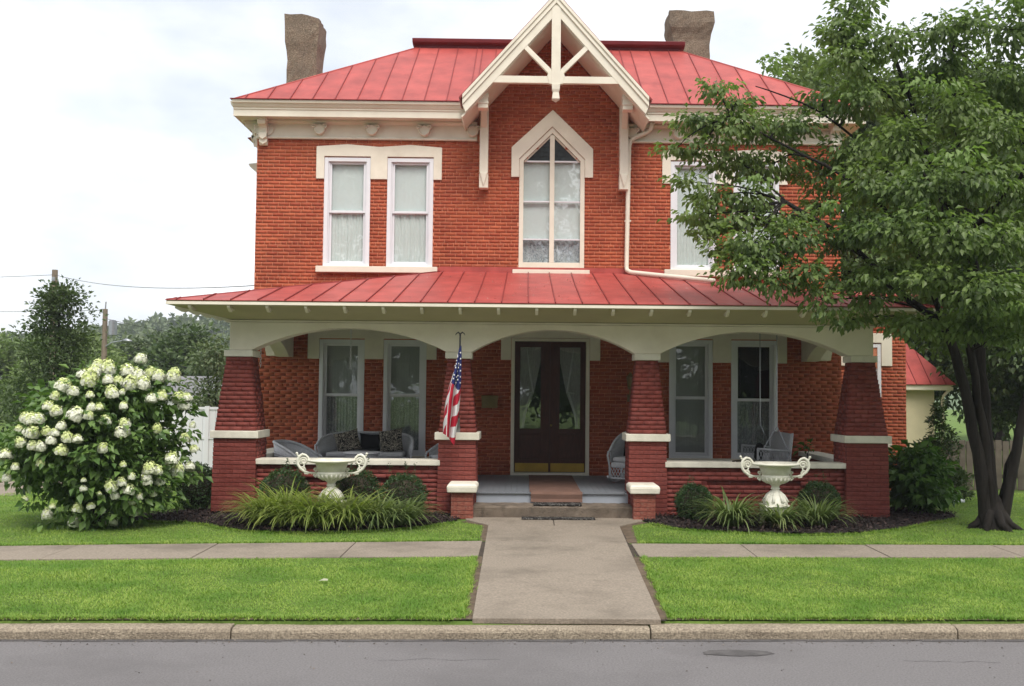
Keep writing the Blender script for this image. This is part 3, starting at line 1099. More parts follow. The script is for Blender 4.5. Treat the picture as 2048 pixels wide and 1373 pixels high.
for s in (-1, 1):
    x1 = GC + s * 1.70
    n = Vector((s * GS, 0, 1)).normalized()
    # cream board soffit, then the red sheet above
    ybk = 2.3
    b = MB().slab([(GC, FY + 0.02, GA - 0.45), (x1, FY + 0.02, gline(x1, -0.45)), (x1, -0.008, gline(x1, -0.45)), (GC, -0.008, GA - 0.45)], n * 0.03)
    b.build('gable_soffit', 'cream', gab)
    b = MB().slab([(GC, FY - 0.05, GA - 0.08), (x1 + s * 0.04, FY - 0.05, gline(x1 + s * .04, -0.08)), (x1 + s * 0.04, ybk, gline(x1 + s * .04, -0.08)), (GC, ybk, GA - 0.08)], n * 0.035)
    b.build('gable_roof', 'roof_seam', gab)
    # bargeboard with stepped mouldings
    b = MB()
    for (t0, t1, dy) in ((0.0, 0.06, -0.075), (0.06, 0.10, -0.05), (0.10, 0.15, -0.062), (0.15, 0.315, -0.035)):
        z0, z1 = -0.05 - t1 * 1.22, -0.05 - t0 * 1.22
        b.prism([(GC, GA + z0), (GC, GA + z1), (x1, gline(x1, z1)), (x1 - s * 0.06 * (t1 > .2), gline(x1 - s * .06 * (t1 > .2), z0))], FY + dy, FY + 0.03)
    b.build('bargeboard', 'cream', gab, bevel=0.004)
    # inner rafter frame of the truss
    b = MB()
    b.prism([(GC + s * 0.075, 8.50), (GC + s * 0.075, 8.36), (GC + s * 1.12, 7.69), (GC + s * 0.97, 7.69)][:0] or
            [(GC + s * 0.085, 7.82), (GC + s * 0.085, 7.69), (GC + s * 0.63, 8.235), (GC + s * 0.70, 8.165), (GC + s * 0.76, 8.23), (GC + s * 0.66, 8.34), (GC + s * 0.57, 8.30)], FY - 0.03, FY + 0.06)
    b.build('truss_brace', 'cream', gab, bevel=0.005)
    b = MB()
    b.prism([(GC + s * 0.085, 7.69), (GC + s * 1.10, 7.69), (GC + s * 1.16, 7.655), (GC + s * 1.24, 7.56), (GC + s * 0.16, 7.56), (GC + s * .085, 7.555)], FY - 0.031, FY + 0.061)
    b.build('tie_beam', 'cream', gab, bevel=0.005)
    # post against the wall carrying the gable eave
    px = GC + s * 1.335
    b = MB()
    b.box(px - 0.08, px + 0.08, -0.22, -0.002, 6.08, 7.55)
    b.box(px - 0.085, px + 0.085, -0.20, -0.003, 5.80, 6.08)
    b.prism([(px - 0.07, 6.085), (px + 0.07, 6.085), (px, 5.84)], -0.235, -0.15)
    b.build('gable_post', 'cream', gab, bevel=0.006)
    b = MB()
    b.prism([(-0.22, 7.60), (-0.80, 7.60), (-0.80, 7.44), (-0.62, 7.30), (-0.40, 7.22), (-0.22, 6.95)], px - 0.055, px + 0.055, 'x')
    b.build('gable_bracket', 'cream', gab, bevel=0.006)
    b = MB()
    b.box(px - 0.095, px + 0.095, -0.90, -0.70, 7.14, 7.50)
    b.box(px - 0.105, px + 0.105, -0.91, -0.69, 7.34, 7.39)
    b.box(px - 0.105, px + 0.105, -0.91, -0.69, 7.22, 7.26)
    b.build('bracket_drop', 'cream', gab, bevel=0.008)
b = MB()
b.prism([(GC - 0.083, 7.54), (GC + 0.083, 7.54), (GC + 0.083, 9.0), (GC - 0.083, 9.0)], FY - 0.045, FY + 0.065)
b.prism([(GC - 0.12, 7.545), (GC + 0.12, 7.545), (GC + 0.16, 7.70), (GC + 0.12, 7.79), (GC - 0.12, 7.79), (GC - 0.16, 7.70)], FY - 0.04, FY + 0.06)
b.build('king_post', 'cream', gab, bevel=0.005)
b = MB()
b.frustum(GC, FY, 7.44, 7.54, 0.07, 0.06, 0.075, 0.065)
b.frustum(GC, FY, 7.39, 7.44, 0.05, 0.045, 0.07, 0.06)
b.frustum(GC, FY, 7.27, 7.39, 0.07, 0.06, 0.055, 0.05)
b.frustum(GC, FY, 7.215, 7.27, 0.005, 0.005, 0.07, 0.06)
b.build('pendant', 'cream', gab, bevel=0.004)


# -------------------------------------------------- windows
def double_hung(x0, x1, z0, z1, zm, yb=0.0, upper='blind', lower='pleat', fw=0.075, glass='glass'):
    w = empty('window', (0, 0, 0))
    w.parent = house
    b = MB()
    b.box(x0, x0 + fw, yb - 0.015, yb + 0.12, z0, z1)
    b.box(x1 - fw, x1, yb - 0.015, yb + 0.12, z0, z1)
    b.box(x0 + fw, x1 - fw, yb - 0.015, yb + 0.12, z1 - fw, z1)
    b.box(x0 + fw, x1 - fw, yb - 0.015, yb + 0.12, z0, z0 + fw * 0.7)
    b.box(x0 + fw, x0 + fw + 0.022, yb + 0.015, yb + 0.10, z0 + fw * .7, z1 - fw)
    b.box(x1 - fw - 0.022, x1 - fw, yb + 0.015, yb + 0.10, z0 + fw * .7, z1 - fw)
    b.build('frame', 'white_paint', w, bevel=0.004)
    a0, a1 = x0 + fw + 0.022, x1 - fw - 0.022
    for (q0, q1, yy, cur, st) in ((zm, z1 - fw, yb + 0.035, upper, 0.045), (z0 + fw * 0.7, zm + 0.03, yb + 0.07, lower, 0.055)):
        b = MB()
        b.box(a0, a0 + 0.04, yy, yy + 0.03, q0, q1)
        b.box(a1 - 0.04, a1, yy, yy + 0.03, q0, q1)
        b.box(a0 + 0.04, a1 - 0.04, yy, yy + 0.03, q1 - 0.045, q1)
        b.box(a0 + 0.04, a1 - 0.04, yy, yy + 0.03, q0, q0 + st)
        b.build('sash', 'white_paint', w, bevel=0.004)
        b = MB().box(a0 + 0.03, a1 - 0.03, yy + 0.012, yy + 0.018, q0 + 0.02, q1 - 0.02)
        b.build('pane', glass, w)
    for (q0, q1, cur, nm) in ((zm, z1 - 0.02, upper, 'blind'), (z0 + 0.02, zm, lower, 'curtain')):
        if not cur:
            continue
        n = 48
        V, F = [], []
        amp = 0.001 if cur in ('blind', 'dark_blind') else 0.014
        for i in range(n + 1):
            x = x0 + 0.05 + (x1 - x0 - 0.1) * i / n
            yy = yb + 0.108 + amp * math.sin(i * 1.7) + amp * 0.6 * math.sin(i * 0.63)
            V += [(x, yy, q0), (x, yy, q1)]
        F = [(2 * i, 2 * i + 2, 2 * i + 3, 2 * i + 1) for i in range(n)]
        b = MB()
        b.add(V, F)
        b.build(nm, cur, w, smooth=True, recalc=False)
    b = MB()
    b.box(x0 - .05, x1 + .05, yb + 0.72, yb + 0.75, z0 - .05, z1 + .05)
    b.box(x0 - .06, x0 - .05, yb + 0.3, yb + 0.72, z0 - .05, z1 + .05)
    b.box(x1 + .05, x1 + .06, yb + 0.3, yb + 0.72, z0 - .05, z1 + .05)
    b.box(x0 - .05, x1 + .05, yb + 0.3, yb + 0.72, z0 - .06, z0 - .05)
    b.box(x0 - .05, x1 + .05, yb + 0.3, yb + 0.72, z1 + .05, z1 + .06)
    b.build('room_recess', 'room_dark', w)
    return w


def hood(xl, xr, legs, zt, zb, ztop, peaks, yb=0.0, name='window_hood'):
    """cream stone label over a pair of windows; legs = inner (x0,x1) of every light"""
    pts = [(xl, zb), (xl, ztop)]
    for (px, pz) in peaks:
        pts.append((px, pz))
    pts += [(xr, ztop), (xr, zb)]
    for (a, c) in reversed(legs):
        pts += [(c, zb), (c, zt), (a, zt), (a, zb)]
    b = MB()
    b.prism(pts, yb - 0.035, yb + 0.06)
    return b.build(name, 'cream', house, bevel=0.006)


def sill(x0, x1, z0, z1, yb=0.0, pr=0.10):
    b = MB().box(x0, x1, yb - pr, yb + 0.12, z0, z1)
    return b.build('window_sill', 'cream', house, bevel=0.008)


double_hung(-4.335, -3.455, 4.295, 6.39, 5.33)
double_hung(-3.13, -2.25, 4.295, 6.39, 5.33)
hood(-4.49, -2.09, [(-4.337, -3.453), (-3.132, -2.248)], 6.41, 5.975, 6.60, [(-3.90, 6.645), (-3.29, 6.60), (-2.69, 6.645)])
sill(-4.455, -2.148, 4.175, 4.292)
double_hung(2.31, 3.19, 4.295, 6.39, 5.33)
double_hung(3.52, 4.40, 4.295, 6.39, 5.33)
hood(2.145, 4.56, [(2.308, 3.192), (3.518, 4.402)], 6.41, 5.955, 6.59, [(2.75, 6.635), (3.35, 6.59), (3.96, 6.635)])
sill(2.185, 4.53, 4.165, 4.292)
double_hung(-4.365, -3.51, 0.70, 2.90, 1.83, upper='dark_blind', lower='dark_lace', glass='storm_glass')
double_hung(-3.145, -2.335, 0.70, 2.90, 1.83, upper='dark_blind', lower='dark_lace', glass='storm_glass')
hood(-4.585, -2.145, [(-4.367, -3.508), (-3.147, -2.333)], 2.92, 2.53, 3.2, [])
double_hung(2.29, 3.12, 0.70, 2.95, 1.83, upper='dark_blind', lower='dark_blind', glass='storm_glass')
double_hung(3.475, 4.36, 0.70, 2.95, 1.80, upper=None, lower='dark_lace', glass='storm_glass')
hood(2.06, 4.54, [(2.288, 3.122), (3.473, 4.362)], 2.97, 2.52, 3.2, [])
sill(-4.75, -2.0, 0.585, 0.70, 0.0, 0.12)
sill(2.0, 4.6, 0.585, 0.70, 0.0, 0.12)
double_hung(6.12, 6.77, 1.0, 2.97, 2.0, 1.2, upper='blind', lower='blind')
hood(5.90, 6.99, [(6.118, 6.772)], 2.99, 2.52, 3.185, [], 1.2)
sill(5.95, 6.95, 0.88, 1.0, 1.2)

# pointed window in the middle bay
lw = empty('pointed_window', (0, 0, 0))
lw.parent = house
b = MB()
b.prism([(-0.757, 6.05), (-0.757, 6.625), (0.03, 7.36), (0.812, 6.605), (0.812, 6.05), (0.655, 6.05), (0.655, 6.405), (0.025, 7.035), (-0.605, 6.405), (-0.605, 6.05)], -0.045, 0.06)
b.build('pointed_hood', 'cream', lw, bevel=0.006)
b = MB()
b.prism([(-0.602, 4.262), (-0.602, 6.405), (0.025, 7.03), (0.652, 6.405), (0.652, 4.262), (0.57, 4.262), (0.57, 6.37), (0.025, 6.91), (-0.52, 6.37), (-0.52, 4.262)], -0.02, 0.12)
b.prism([(-0.52, 6.36), (0.025, 6.905), (0.57, 6.36), (0.535, 6.36), (0.025, 6.865), (-0.485, 6.36)], 0.012, 0.10)
b.box(-0.52, 0.57, -0.01, 0.12, 4.262, 4.41)
b.box(-0.018, 0.072, -0.012, 0.11, 4.41, 6.87)
b.build('frame', 'cream', lw, bevel=0.005)
for (a0, a1) in ((-0.52, -0.018), (0.072, 0.57)):
    b = MB()
    for z in (6.37, 5.59, 4.86):
        b.box(a0, a1, 0.03, 0.08, z - 0.014, z + 0.014)
    b.build('glazing_bar', 'white_paint', lw)
    b = MB().box(a0, a1, 0.05, 0.056, 4.40, 6.37)
    b.build('pane', 'glass', lw)
    b = MB()
    V = [(a0, 0.11, 4.86), (a1, 0.11, 4.86), (a1, 0.11, 6.37), (a0, 0.11, 6.37)]
    b.add(V, [(0, 1, 2, 3)]).build('blind', 'blind', lw, recalc=False)
    n = 24
    V = []
    for i in range(n + 1):
        x = a0 + (a1 - a0) * i / n
        V += [(x, 0.12 + 0.012 * math.sin(i * 1.3), 4.38), (x, 0.12 + 0.012 * math.sin(i * 1.3), 4.9)]
    b = MB().add(V, [(2 * i, 2 * i + 2, 2 * i + 3, 2 * i + 1) for i in range(n)])
    b.build('lace_curtain', 'lace', lw, smooth=True, recalc=False)
    # leaded light above
    b = MB()
    if a0 < -0.1:
        b.prism([(-0.50, 6.385), (-0.02, 6.385), (-0.02, 6.85)], 0.05, 0.058)
    else:
        b.prism([(0.55, 6.385), (0.074, 6.385), (0.074, 6.85)], 0.05, 0.058)
    b.build('leaded_pane', 'lead_glass', lw)
    b = MB()
    for i in range(1, 8):
        x = a0 + (a1 - a0) * i / 8
        zt = 6.86 - abs(x - 0.025) * 1.0
        if zt > 6.42:
            b.box(x - 0.004, x + 0.004, 0.042, 0.052, 6.385, zt)
    for zz in (6.47, 6.56, 6.65):
        hw = 6.86 - zz
        xa, xb = max(a0, 0.025 - hw), min(a1, 0.025 + hw)
        if xb - xa > 0.05:
            b.box(xa, xb, 0.043, 0.051, zz - 0.004, zz + 0.004)
    b.build('lead_came', 'black_metal', lw)
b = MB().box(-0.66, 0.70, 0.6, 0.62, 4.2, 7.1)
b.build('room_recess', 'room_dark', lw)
sill(-0.716, 0.755, 4.165, 4.262)

# -------------------------------------------------- front door
FL = 0.36
df = empty('double_door', (0, 0, 0))
df.parent = house
b = MB()
for x0, x1 in ((-0.72, -0.655), (0.705, 0.77)):
    b.box(x0, x1, -0.03, 0.14, FL, 2.955)
b.box(-0.655, 0.705, -0.03, 0.14, 2.90, 2.955)
b.build('door_frame', 'cream', df, bevel=0.006)
b = MB()
b.prism([(-0.92, 2.54), (-0.92, 3.2), (0.97, 3.2), (0.97, 2.54), (0.775, 2.54), (0.775, 2.96), (-0.725, 2.96), (-0.725, 2.54)], -0.035, 0.05)
b.build('door_hood', 'cream', df, bevel=0.006)
b = MB().box(-0.72, 0.77, -0.06, 0.14, FL + .001, FL + 0.045)
b.build('threshold', 'cap_stone', df)
for s, x0, x1, p0, p1 in ((-1, -0.652, 0.018, -0.55, -0.155), (1, 0.022, 0.702, 0.205, 0.60)):
    d = MB()
    yb = 0.09
    for q in ((x0, p0, FL + .05, 2.895), (p1, x1, FL + .05, 2.895), (p0, p1, 2.79, 2.895), (p0, p1, FL + .05, 1.235)):
        d.box(q[0], q[1], yb, yb + 0.045, q[2], q[3])
    leaf = d.build('door_leaf', 'wood_door', df)
    d = MB()
    d.frustum((p0 + p1) / 2, yb, 0.68, 1.12, (p1 - p0) / 2, 0.012, (p1 - p0) / 2, 0.012)
    d.box(p0 - .02, p1 + .02, yb - 0.016, yb - .001, 1.13, 1.15)
    d.box(p0 - .02, p1 + .02, yb - 0.016, yb - .001, 0.645, 0.665)
    d.build('door_panel', 'wood_door', leaf, bevel=0.006)
    MB().box(x0 + 0.02, x1 - 0.02, yb - 0.004, yb + .001, FL + 0.06, FL + 0.22).build('kick_plate', 'brass', leaf)
    MB().box(p0, p1, yb + 0.02, yb + 0.026, 1.235, 2.79).build('pane', 'glass', leaf)
    o = lambda t: (p0 if s < 0 else p1) - s * t * -1 if False else ((p0 + t) if s < 0 else (p1 - t))
    c = MB()
    top = [(o(0.0), 2.79), (o(0.39), 2.79), (o(0.385), 2.5), (o(0.27), 1.93), (o(0.11), 1.5), (o(0.085), 1.235), (o(0.0), 1.235)]
    c.prism(top, yb + 0.055, yb + 0.057)
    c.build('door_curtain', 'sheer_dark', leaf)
    c = MB()
    c.tube([(o(0.13), yb + 0.05, 2.76), (o(0.18), yb + 0.045, 2.35), (o(0.25), yb + 0.045, 1.93), (o(0.10), yb + .045, 1.91)], [0.012, 0.022, 0.022, 0.014], 6)
    c.tube([(o(0.22), yb + 0.05, 1.92), (o(0.09), yb + 0.05, 1.5), (o(0.05), yb + 0.05, 1.25)], [0.02, 0.03, 0.03], 6)
    c.build('curtain_fold', 'wicker_cloth', leaf, smooth=True)
MB().sphere((0.045, 0.065, 1.30), 0.022, 8).build('door_knob', 'brass', df, smooth=True)
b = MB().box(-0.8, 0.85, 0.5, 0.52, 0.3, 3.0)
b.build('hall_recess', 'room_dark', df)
b = MB()
b.box(-1.27, -0.975, -0.11, -0.005, 1.625, 1.83)
b.box(-1.28, -0.965, -0.12, -0.005, 1.80, 1.86)
b.box(-1.22, -1.03, -0.118, -0.11, 1.68, 1.74)
b.build('mailbox', 'brass_box', house, bevel=0.01)
b = MB()
b.lathe([(0.02, 0.0), (0.05, 0.03), (0.07, 0.22), (0.085, 0.23), (0.03, 0.30), (0.012, 0.33)], (1.535, -0.14, 1.99), 8)
b.tube([(1.535, -0.14, 1.99), (1.52, -0.12, 1.85), (1.515, -0.03, 1.80)], 0.012, 6)
b.box(1.49, 1.54, -0.03, -0.005, 1.76, 1.90)
b.build('wall_lantern', 'brass_box', house)

# -------------------------------------------------- downpipe and chimneys
b = MB()
b.tube([(1.93, -0.24, 7.09), (1.90, -0.16, 6.98), (1.84, -0.13, 6.92), (1.62, -0.10, 6.83), (1.53, -0.095, 6.77), (1.497, -0.09, 6.66), (1.475, -0.09, 5.4), (1.458, -0.09, 4.34), (1.465, -0.12, 4.26), (1.53, -0.24, 4.21), (2.0, -0.75, 4.10), (2.8, -1.52, 3.93), (2.86, -1.58, 3.915)], 0.043, 10)
dp = b.build('downpipe', 'cream', house, smooth=True)
for z in (6.2, 5.2):
    MB().box(1.42, 1.54, -0.10, -0.001, z, z + 0.03).build('pipe_strap', 'cream', dp)


def chimney(x0, x1, y0, y1, z0, z1, flare, chip, seed):
    r = random.Random(seed)
    b = MB()
    n = 9
    nz_ = 26
    base = []
    for i in range(n):
        base.append((i / n, 0))
    ring = [(i / 6, 0) for i in range(6)] + [(1, i / 6) for i in range(6)] + [(1 - i / 6, 1) for i in range(6)] + [(0, 1 - i / 6) for i in range(6)]
    V = []
    for k in range(nz_ + 1):
        t = k / nz_
        for (u, v) in ring:
            fl = flare * min(1.0, max(0, (t - 0.83) / 0.07))
            x = x0 + (x1 - x0) * u + (u - 0.5) * 2 * fl + r.uniform(-.014, .014)
            y = y0 + (y1 - y0) * v + (v - 0.5) * 2 * fl + r.uniform(-.014, .014)
            z = z0 + (z1 - z0) * t
            if t > 0.9:
                z -= chip * max(0, u - 0.55) * (t - 0.9) * 10 + r.uniform(0, 0.03)
            V.append((x, y, z))
    m = len(ring)
    F = [(k * m + i, k * m + (i + 1) % m, (k + 1) * m + (i + 1) % m, (k + 1) * m + i) for k in range(nz_) for i in range(m)]
    F.append([nz_ * m + i for i in range(m)])
    return b.add(V, F).build('chimney', 'stucco', house, bevel=0.0)


chimney(-6.05, -5.37, 4.0, 4.75, 5.0, 10.66, 0.06, 0.22, 3)
chimney(3.28, 4.24, 6.5, 7.3, 8.0, 11.80, 0.10, 0.0, 5)

# -------------------------------------------------- porch
PX, PY, PZ = 5.83, -4.15, 3.255     # eave
QX, QZ = 2.1, 4.20                  # top against the wall
porch = empty('porch_roof', (0, 0, 0))
porch.parent = house
b = MB()
b.slab([(-PX, PY, PZ), (PX, PY, PZ), (QX, -0.012, QZ), (-QX, -0.012, QZ)], (0, 0, -0.03))
b.slab([(-PX, PY, PZ), (-QX, -0.012, QZ), (-PX, -0.012, PZ)], (0, 0, -0.03))
b.slab([(PX, PY, PZ), (PX, -0.012, PZ), (QX, -0.012, QZ)], (0, 0, -0.03))
b.build('roof_deck', 'khaki_board', porch)
panels(porch, (-PX - .02, PY - .02, PZ + .003), (PX + .02, PY - .02, PZ + .003), (-QX, -0.014, QZ + .003), (QX, -0.014, QZ + .003), 0.405, wob=0.012, start=0.17)
# left and right hips: sheets falling to the sides
panels(porch, (-PX - .02, -0.014, PZ + .003), (-PX - .02, PY - .02, PZ + .003), (-QX, -0.014, QZ + .003), (-QX, -0.016, QZ + .003), 0.5)
panels(porch, (PX + .02, PY - .02, PZ + .003), (PX + .02, -0.014, PZ + .003), (QX, -0.016, QZ + .003), (QX, -0.014, QZ + .003), 0.5)
for s in (-1, 1):
    MB().tube([(s * PX, PY, PZ + .012), (s * QX, -0.02, QZ + .012)], 0.018, 6).build('hip_cap', 'roof_seam', porch, smooth=True)
    MB().prism([(s * QX, QZ - 0.05), (s * 5.58, PZ + 0.02), (s * 5.58, PZ + 0.10), (s * QX, QZ + 0.085)], -0.022, -0.008).build('flashing', 'roof_red', porch)
MB().box(-QX, QX, -0.022, -0.008, QZ - 0.05, QZ + 0.11).build('flashing', 'roof_red', porch)
b = MB()
b.box(-PX, PX, PY - 0.012, PY + 0.012, PZ - 0.055, PZ - 0.012)
b.box(-PX - 0.012, -PX + 0.012, PY, -0.05, PZ - 0.055, PZ - 0.012)
b.box(PX - 0.012, PX + 0.012, PY, -0.05, PZ - 0.055, PZ - 0.012)
b.build('eave_fascia', 'cream', porch)
b = MB()
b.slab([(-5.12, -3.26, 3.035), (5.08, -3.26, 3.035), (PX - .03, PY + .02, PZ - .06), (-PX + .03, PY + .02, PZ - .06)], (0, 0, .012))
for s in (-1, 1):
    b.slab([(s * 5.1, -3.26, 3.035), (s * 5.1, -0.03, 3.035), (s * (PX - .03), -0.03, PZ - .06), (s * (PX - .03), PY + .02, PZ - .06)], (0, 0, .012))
b.build('eave_soffit', 'khaki_board', porch)
n = 260
px_ = rng.normal(size=n) * 1.5 + 0.3
py_ = -rng.random(n) * 3.6 - 0.2
pz_ = QZ + 0.018 + (PZ - QZ) * (-py_) / 4.15
Pp = np.stack([px_, py_, pz_], 1)[np.abs(px_) < 3.2]
Lp = 0.012 + 0.022 * rng.random(len(Pp))
tag(npmesh('fallen_petals', *leaf_arrays(Pp, unit(rng.normal(size=Pp.shape) * np.array([1, 1, .15])), rng.normal(size=Pp.shape) * .3 + np.array([0, 0, 1]), Lp, Lp * .7), 'pale_petal', porch), kind='stuff')
nr = 20
tailp = [(0, 0), (0.0, -0.05), (0.03, -0.07), (0.10, -0.115), (0.16, -0.13), (0.22, -0.11), (0.4, -0.10), (0.4, 0.0)]
for i in range(nr):
    x = -5.5 + 11.0 * i / (nr - 1)
    b = MB()
    b.prism([(PY + 0.03 + u, PZ - 0.045 + v + u * 0.12) for u, v in tailp], x - 0.022, x + 0.022, 'x')
    b.build('rafter_tail', 'cream', porch, bevel=0.003)
for s in (-1, 1):
    for i in range(7):
        y = -3.85 + i * 0.6
        b = MB()
        b.prism([(s * (PX - 0.03 - u), PZ - 0.045 + v + u * 0.12) for u, v in tailp], y - 0.022, y + 0.022, 'y')
        b.build('rafter_tail', 'cream', porch, bevel=0.003)
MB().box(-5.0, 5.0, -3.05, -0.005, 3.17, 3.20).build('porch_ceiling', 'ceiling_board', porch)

# arcade beam
SP = [(-4.79, -1.71), (-1.31, 1.28), (1.68, 4.68)]


def arch_pts(a, c, z0, rise, n=28):
    h = (c - a) / 2
    R = (h * h + rise * rise) / (2 * rise)
    return [((a + c) / 2 + u, z0 + math.sqrt(R * R - u * u) - (R - rise)) for u in np.linspace(-h, h, n)]


pts = [(-5.13, 2.555)]
for a, c in SP:
    pts += arch_pts(a, c, 2.555, 0.365)
pts += [(5.09, 2.555), (5.09, 3.0), (-5.13, 3.0)]
b = MB()
b.prism(pts, -3.27, -2.92)
beam = b.build('arcade_beam', 'cream', house, bevel=0.008)
MB().box(-5.145, 5.105, -3.29, -3.0, 3.004, 3.03).build('beam_moulding', 'cream', beam)
MB().box(-5.06, 5.02, -3.15, -3.0, 3.03, 3.42).build('beam_frieze', 'khaki_board', beam)
for s in (-1, 1):
    cx = -4.99 if s < 0 else 4.95
    pts = [(-2.92, 2.555), (-2.8, 2.555)] + [(y, z) for y, z in arch_pts(-2.8, -0.35, 2.555, 0.3, 18)] + [(-0.0, 2.555), (-0.0, 3.4), (-2.92, 3.4)]
    b = MB().prism(pts, cx - 0.13, cx + 0.13, 'x')
    b.build('side_beam', 'cream', house, bevel=0.008)
    xx = s * 5.2
    b = MB().prism([(xx - 0.17, 2.9), (xx + 0.17, 2.9), (xx + 0.17 - (0.0 if s > 0 else .03), 2.9), (xx + 0.11, 2.57), (xx - 0.11, 2.57)], -0.26, -0.008)
    b.build('wall_corbel', 'cream', house, bevel=0.006)

# pillars
unit_bricks = []
for i in range(6):
    me = bpy.data.meshes.new('brick')
    bm = bmesh.new()
    bmesh.ops.create_cube(bm, size=1.0)
    for v in bm.verts:
        v.co.x += random.uniform(-.012, .012)
        v.co.z += random.uniform(-.03, .03)
        v.co.y += random.uniform(-.03, .03)
    bmesh.ops.bevel(bm, geom=[e for e in bm.edges if abs((e.verts[0].co - e.verts[1].co).y) < 0.5 and e.verts[0].co.y < 0 and e.verts[1].co.y < 0], offset=0.035, segments=1, affect='EDGES')
    bm.to_mesh(me)
    bm.free()
    me.materials.append(MATS['painted_brick_piece'])
    unit_bricks.append(me)
worn_bricks = []
for me in unit_bricks[:3]:
    m2 = me.copy()
    m2.materials.clear()
    m2.materials.append(MATS['worn_brick_piece'])
    worn_bricks.append(m2)


def brick_piece(parent, x0, x1, yf, z0, z1, pool=unit_bricks, dep=0.09):
    o = link('brick', random.choice(pool), parent)
    o.location = ((x0 + x1) / 2, yf + dep / 2, (z0 + z1) / 2)
    o.scale = (x1 - x0, dep, z1 - z0)


def course(x0, x1, k, L):
    """brick intervals of one course between x0 and x1"""
    cuts = [x0]
    x = x0 + (L if k % 2 == 0 else L / 2)
    while x < x1 - 0.06:
        cuts.append(x + random.uniform(-.008, .008))
        x += L
    cuts.append(x1)
    return list(zip(cuts[:-1], cuts[1:]))


PCY = -3.055


def pillar(cx, wl0, wu0, wu1, capw):
    p = empty('porch_pillar', (0, 0, 0))
    p.parent = house
    hl, ht = wl0 / 2, wl0 / 2 - 0.015
    b = MB()
    b.frustum(cx, PCY, 0.0, 1.17, hl - .008, hl - .008, ht - .008, ht - .008)
    b.frustum(cx, PCY, 1.285, 2.45, wu0 / 2 - .005, wu0 / 2 - .005, wu1 / 2 - .005, wu1 / 2 - .005)
    b.build('pillar_core', 'painted_joint', p)
    n = 17
    ch = 1.17 / n
    for k in range(n):
        z0, z1 = k * ch, (k + 1) * ch
        h = hl + (ht - hl) * k / n
        for a, c in course(cx - h, cx + h, k, 0.215):
            brick_piece(p, a + .002, c - .002, PCY - h - random.uniform(0, .005), z0 + .005, z1 - .005)
        for s in (-1, 1):
            for a, c in course(PCY - h + 0.092, PCY + h, k + 1, 0.215):
                BR.append(('x', s, cx + s * (h - .03), a + .002, c - .002, z0 + .003, z1 - .003, 0.03 + random.uniform(0, .004), 1))
        BR.append(('y', 1, PCY + h - .03, cx - h, cx + h, z0 + .003, z1 - .003, 0.03, 1))
    n = 17
    ch = (2.45 - 1.285) / n
    for k in range(n):
        z0, z1 = 1.285 + k * ch, 1.285 + (k + 1) * ch
        t = (k + 0.3) / n
        h = (wu0 + (wu1 - wu0) * t) / 2 + random.uniform(-.003, .003)
        for a, c in course(cx - h, cx + h, k, 0.215):
            BR.append(('y', -1, PCY - h + .05, a + .002, c - .002, z0 + .0017, z1 - .0017, 0.05 + random.uniform(0, .002), 1))
        for s in (-1, 1):
            for a, c in course(PCY - h + 0.052, PCY + h, k + 1, 0.215):
                BR.append(('x', s, cx + s * (h - .05), a + .002, c - .002, z0 + .003, z1 - .003, 0.05, 1))
    cw = capw / 2
    MB().box(cx - cw, cx + cw, PCY - cw, PCY + cw, 1.172, 1.287).build('pillar_cap', 'cap_stone', p, bevel=0.008)
    tw = wu1 / 2 + 0.035
    MB().box(cx - tw, cx + tw, PCY - tw, PCY + tw, 2.452, 2.553).build('pillar_cap', 'cap_stone', p, bevel=0.008)


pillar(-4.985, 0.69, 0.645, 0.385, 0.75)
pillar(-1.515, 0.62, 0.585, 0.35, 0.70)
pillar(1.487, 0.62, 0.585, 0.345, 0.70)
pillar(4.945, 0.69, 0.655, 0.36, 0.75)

# knee walls with caps, recessed panel and brick courses
for (x0, x1, pa, pc) in ((-4.66, -1.80, -4.29, -2.25), (1.78, 4.62, 2.43, 4.02)):
    kw = empty('knee_wall', (0, 0, 0))
    kw.parent = house
    b = MB()
    b.box(x0, x1, -3.248, -3.02, 0.0, 0.765)
    b.box(x0, pa - .002, -3.297, -3.25, 0.0, 0.765)
    b.box(pc + .002, x1, -3.297, -3.25, 0.0, 0.765)
    b.box(pa - .002, pc + .002, -3.297, -3.25, 0.605, 0.765)
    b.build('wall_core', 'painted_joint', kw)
    n = 11
    ch = 0.765 / n
    for k in range(n):
        z0, z1 = k * ch, (k + 1) * ch
        for a, c in course(x0, x1, k, 0.225):
            m = (a + c) / 2
            rec = pa < m < pc and z1 < 0.60
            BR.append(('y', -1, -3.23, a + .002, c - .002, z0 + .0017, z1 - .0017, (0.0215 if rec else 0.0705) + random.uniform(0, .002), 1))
    MB().box(x0 - 0.02, x1 + 0.02, -3.37, -2.98, 0.767, 0.852).build('knee_wall_cap', 'cap_stone', kw, bevel=0.008)
for s in (-1, 1):
    kw = empty('knee_wall', (0, 0, 0))
    kw.parent = house
    cx = -4.985 if s < 0 else 4.945
    MB().box(cx - 0.12, cx + 0.12, -2.7, -0.006, 0.0, 0.765).build('wall_core', 'painted_brick', kw)
    MB().box(cx - 0.19, cx + 0.19, -2.715, -0.008, 0.767, 0.852).build('knee_wall_cap', 'cap_stone', kw, bevel=0.008)

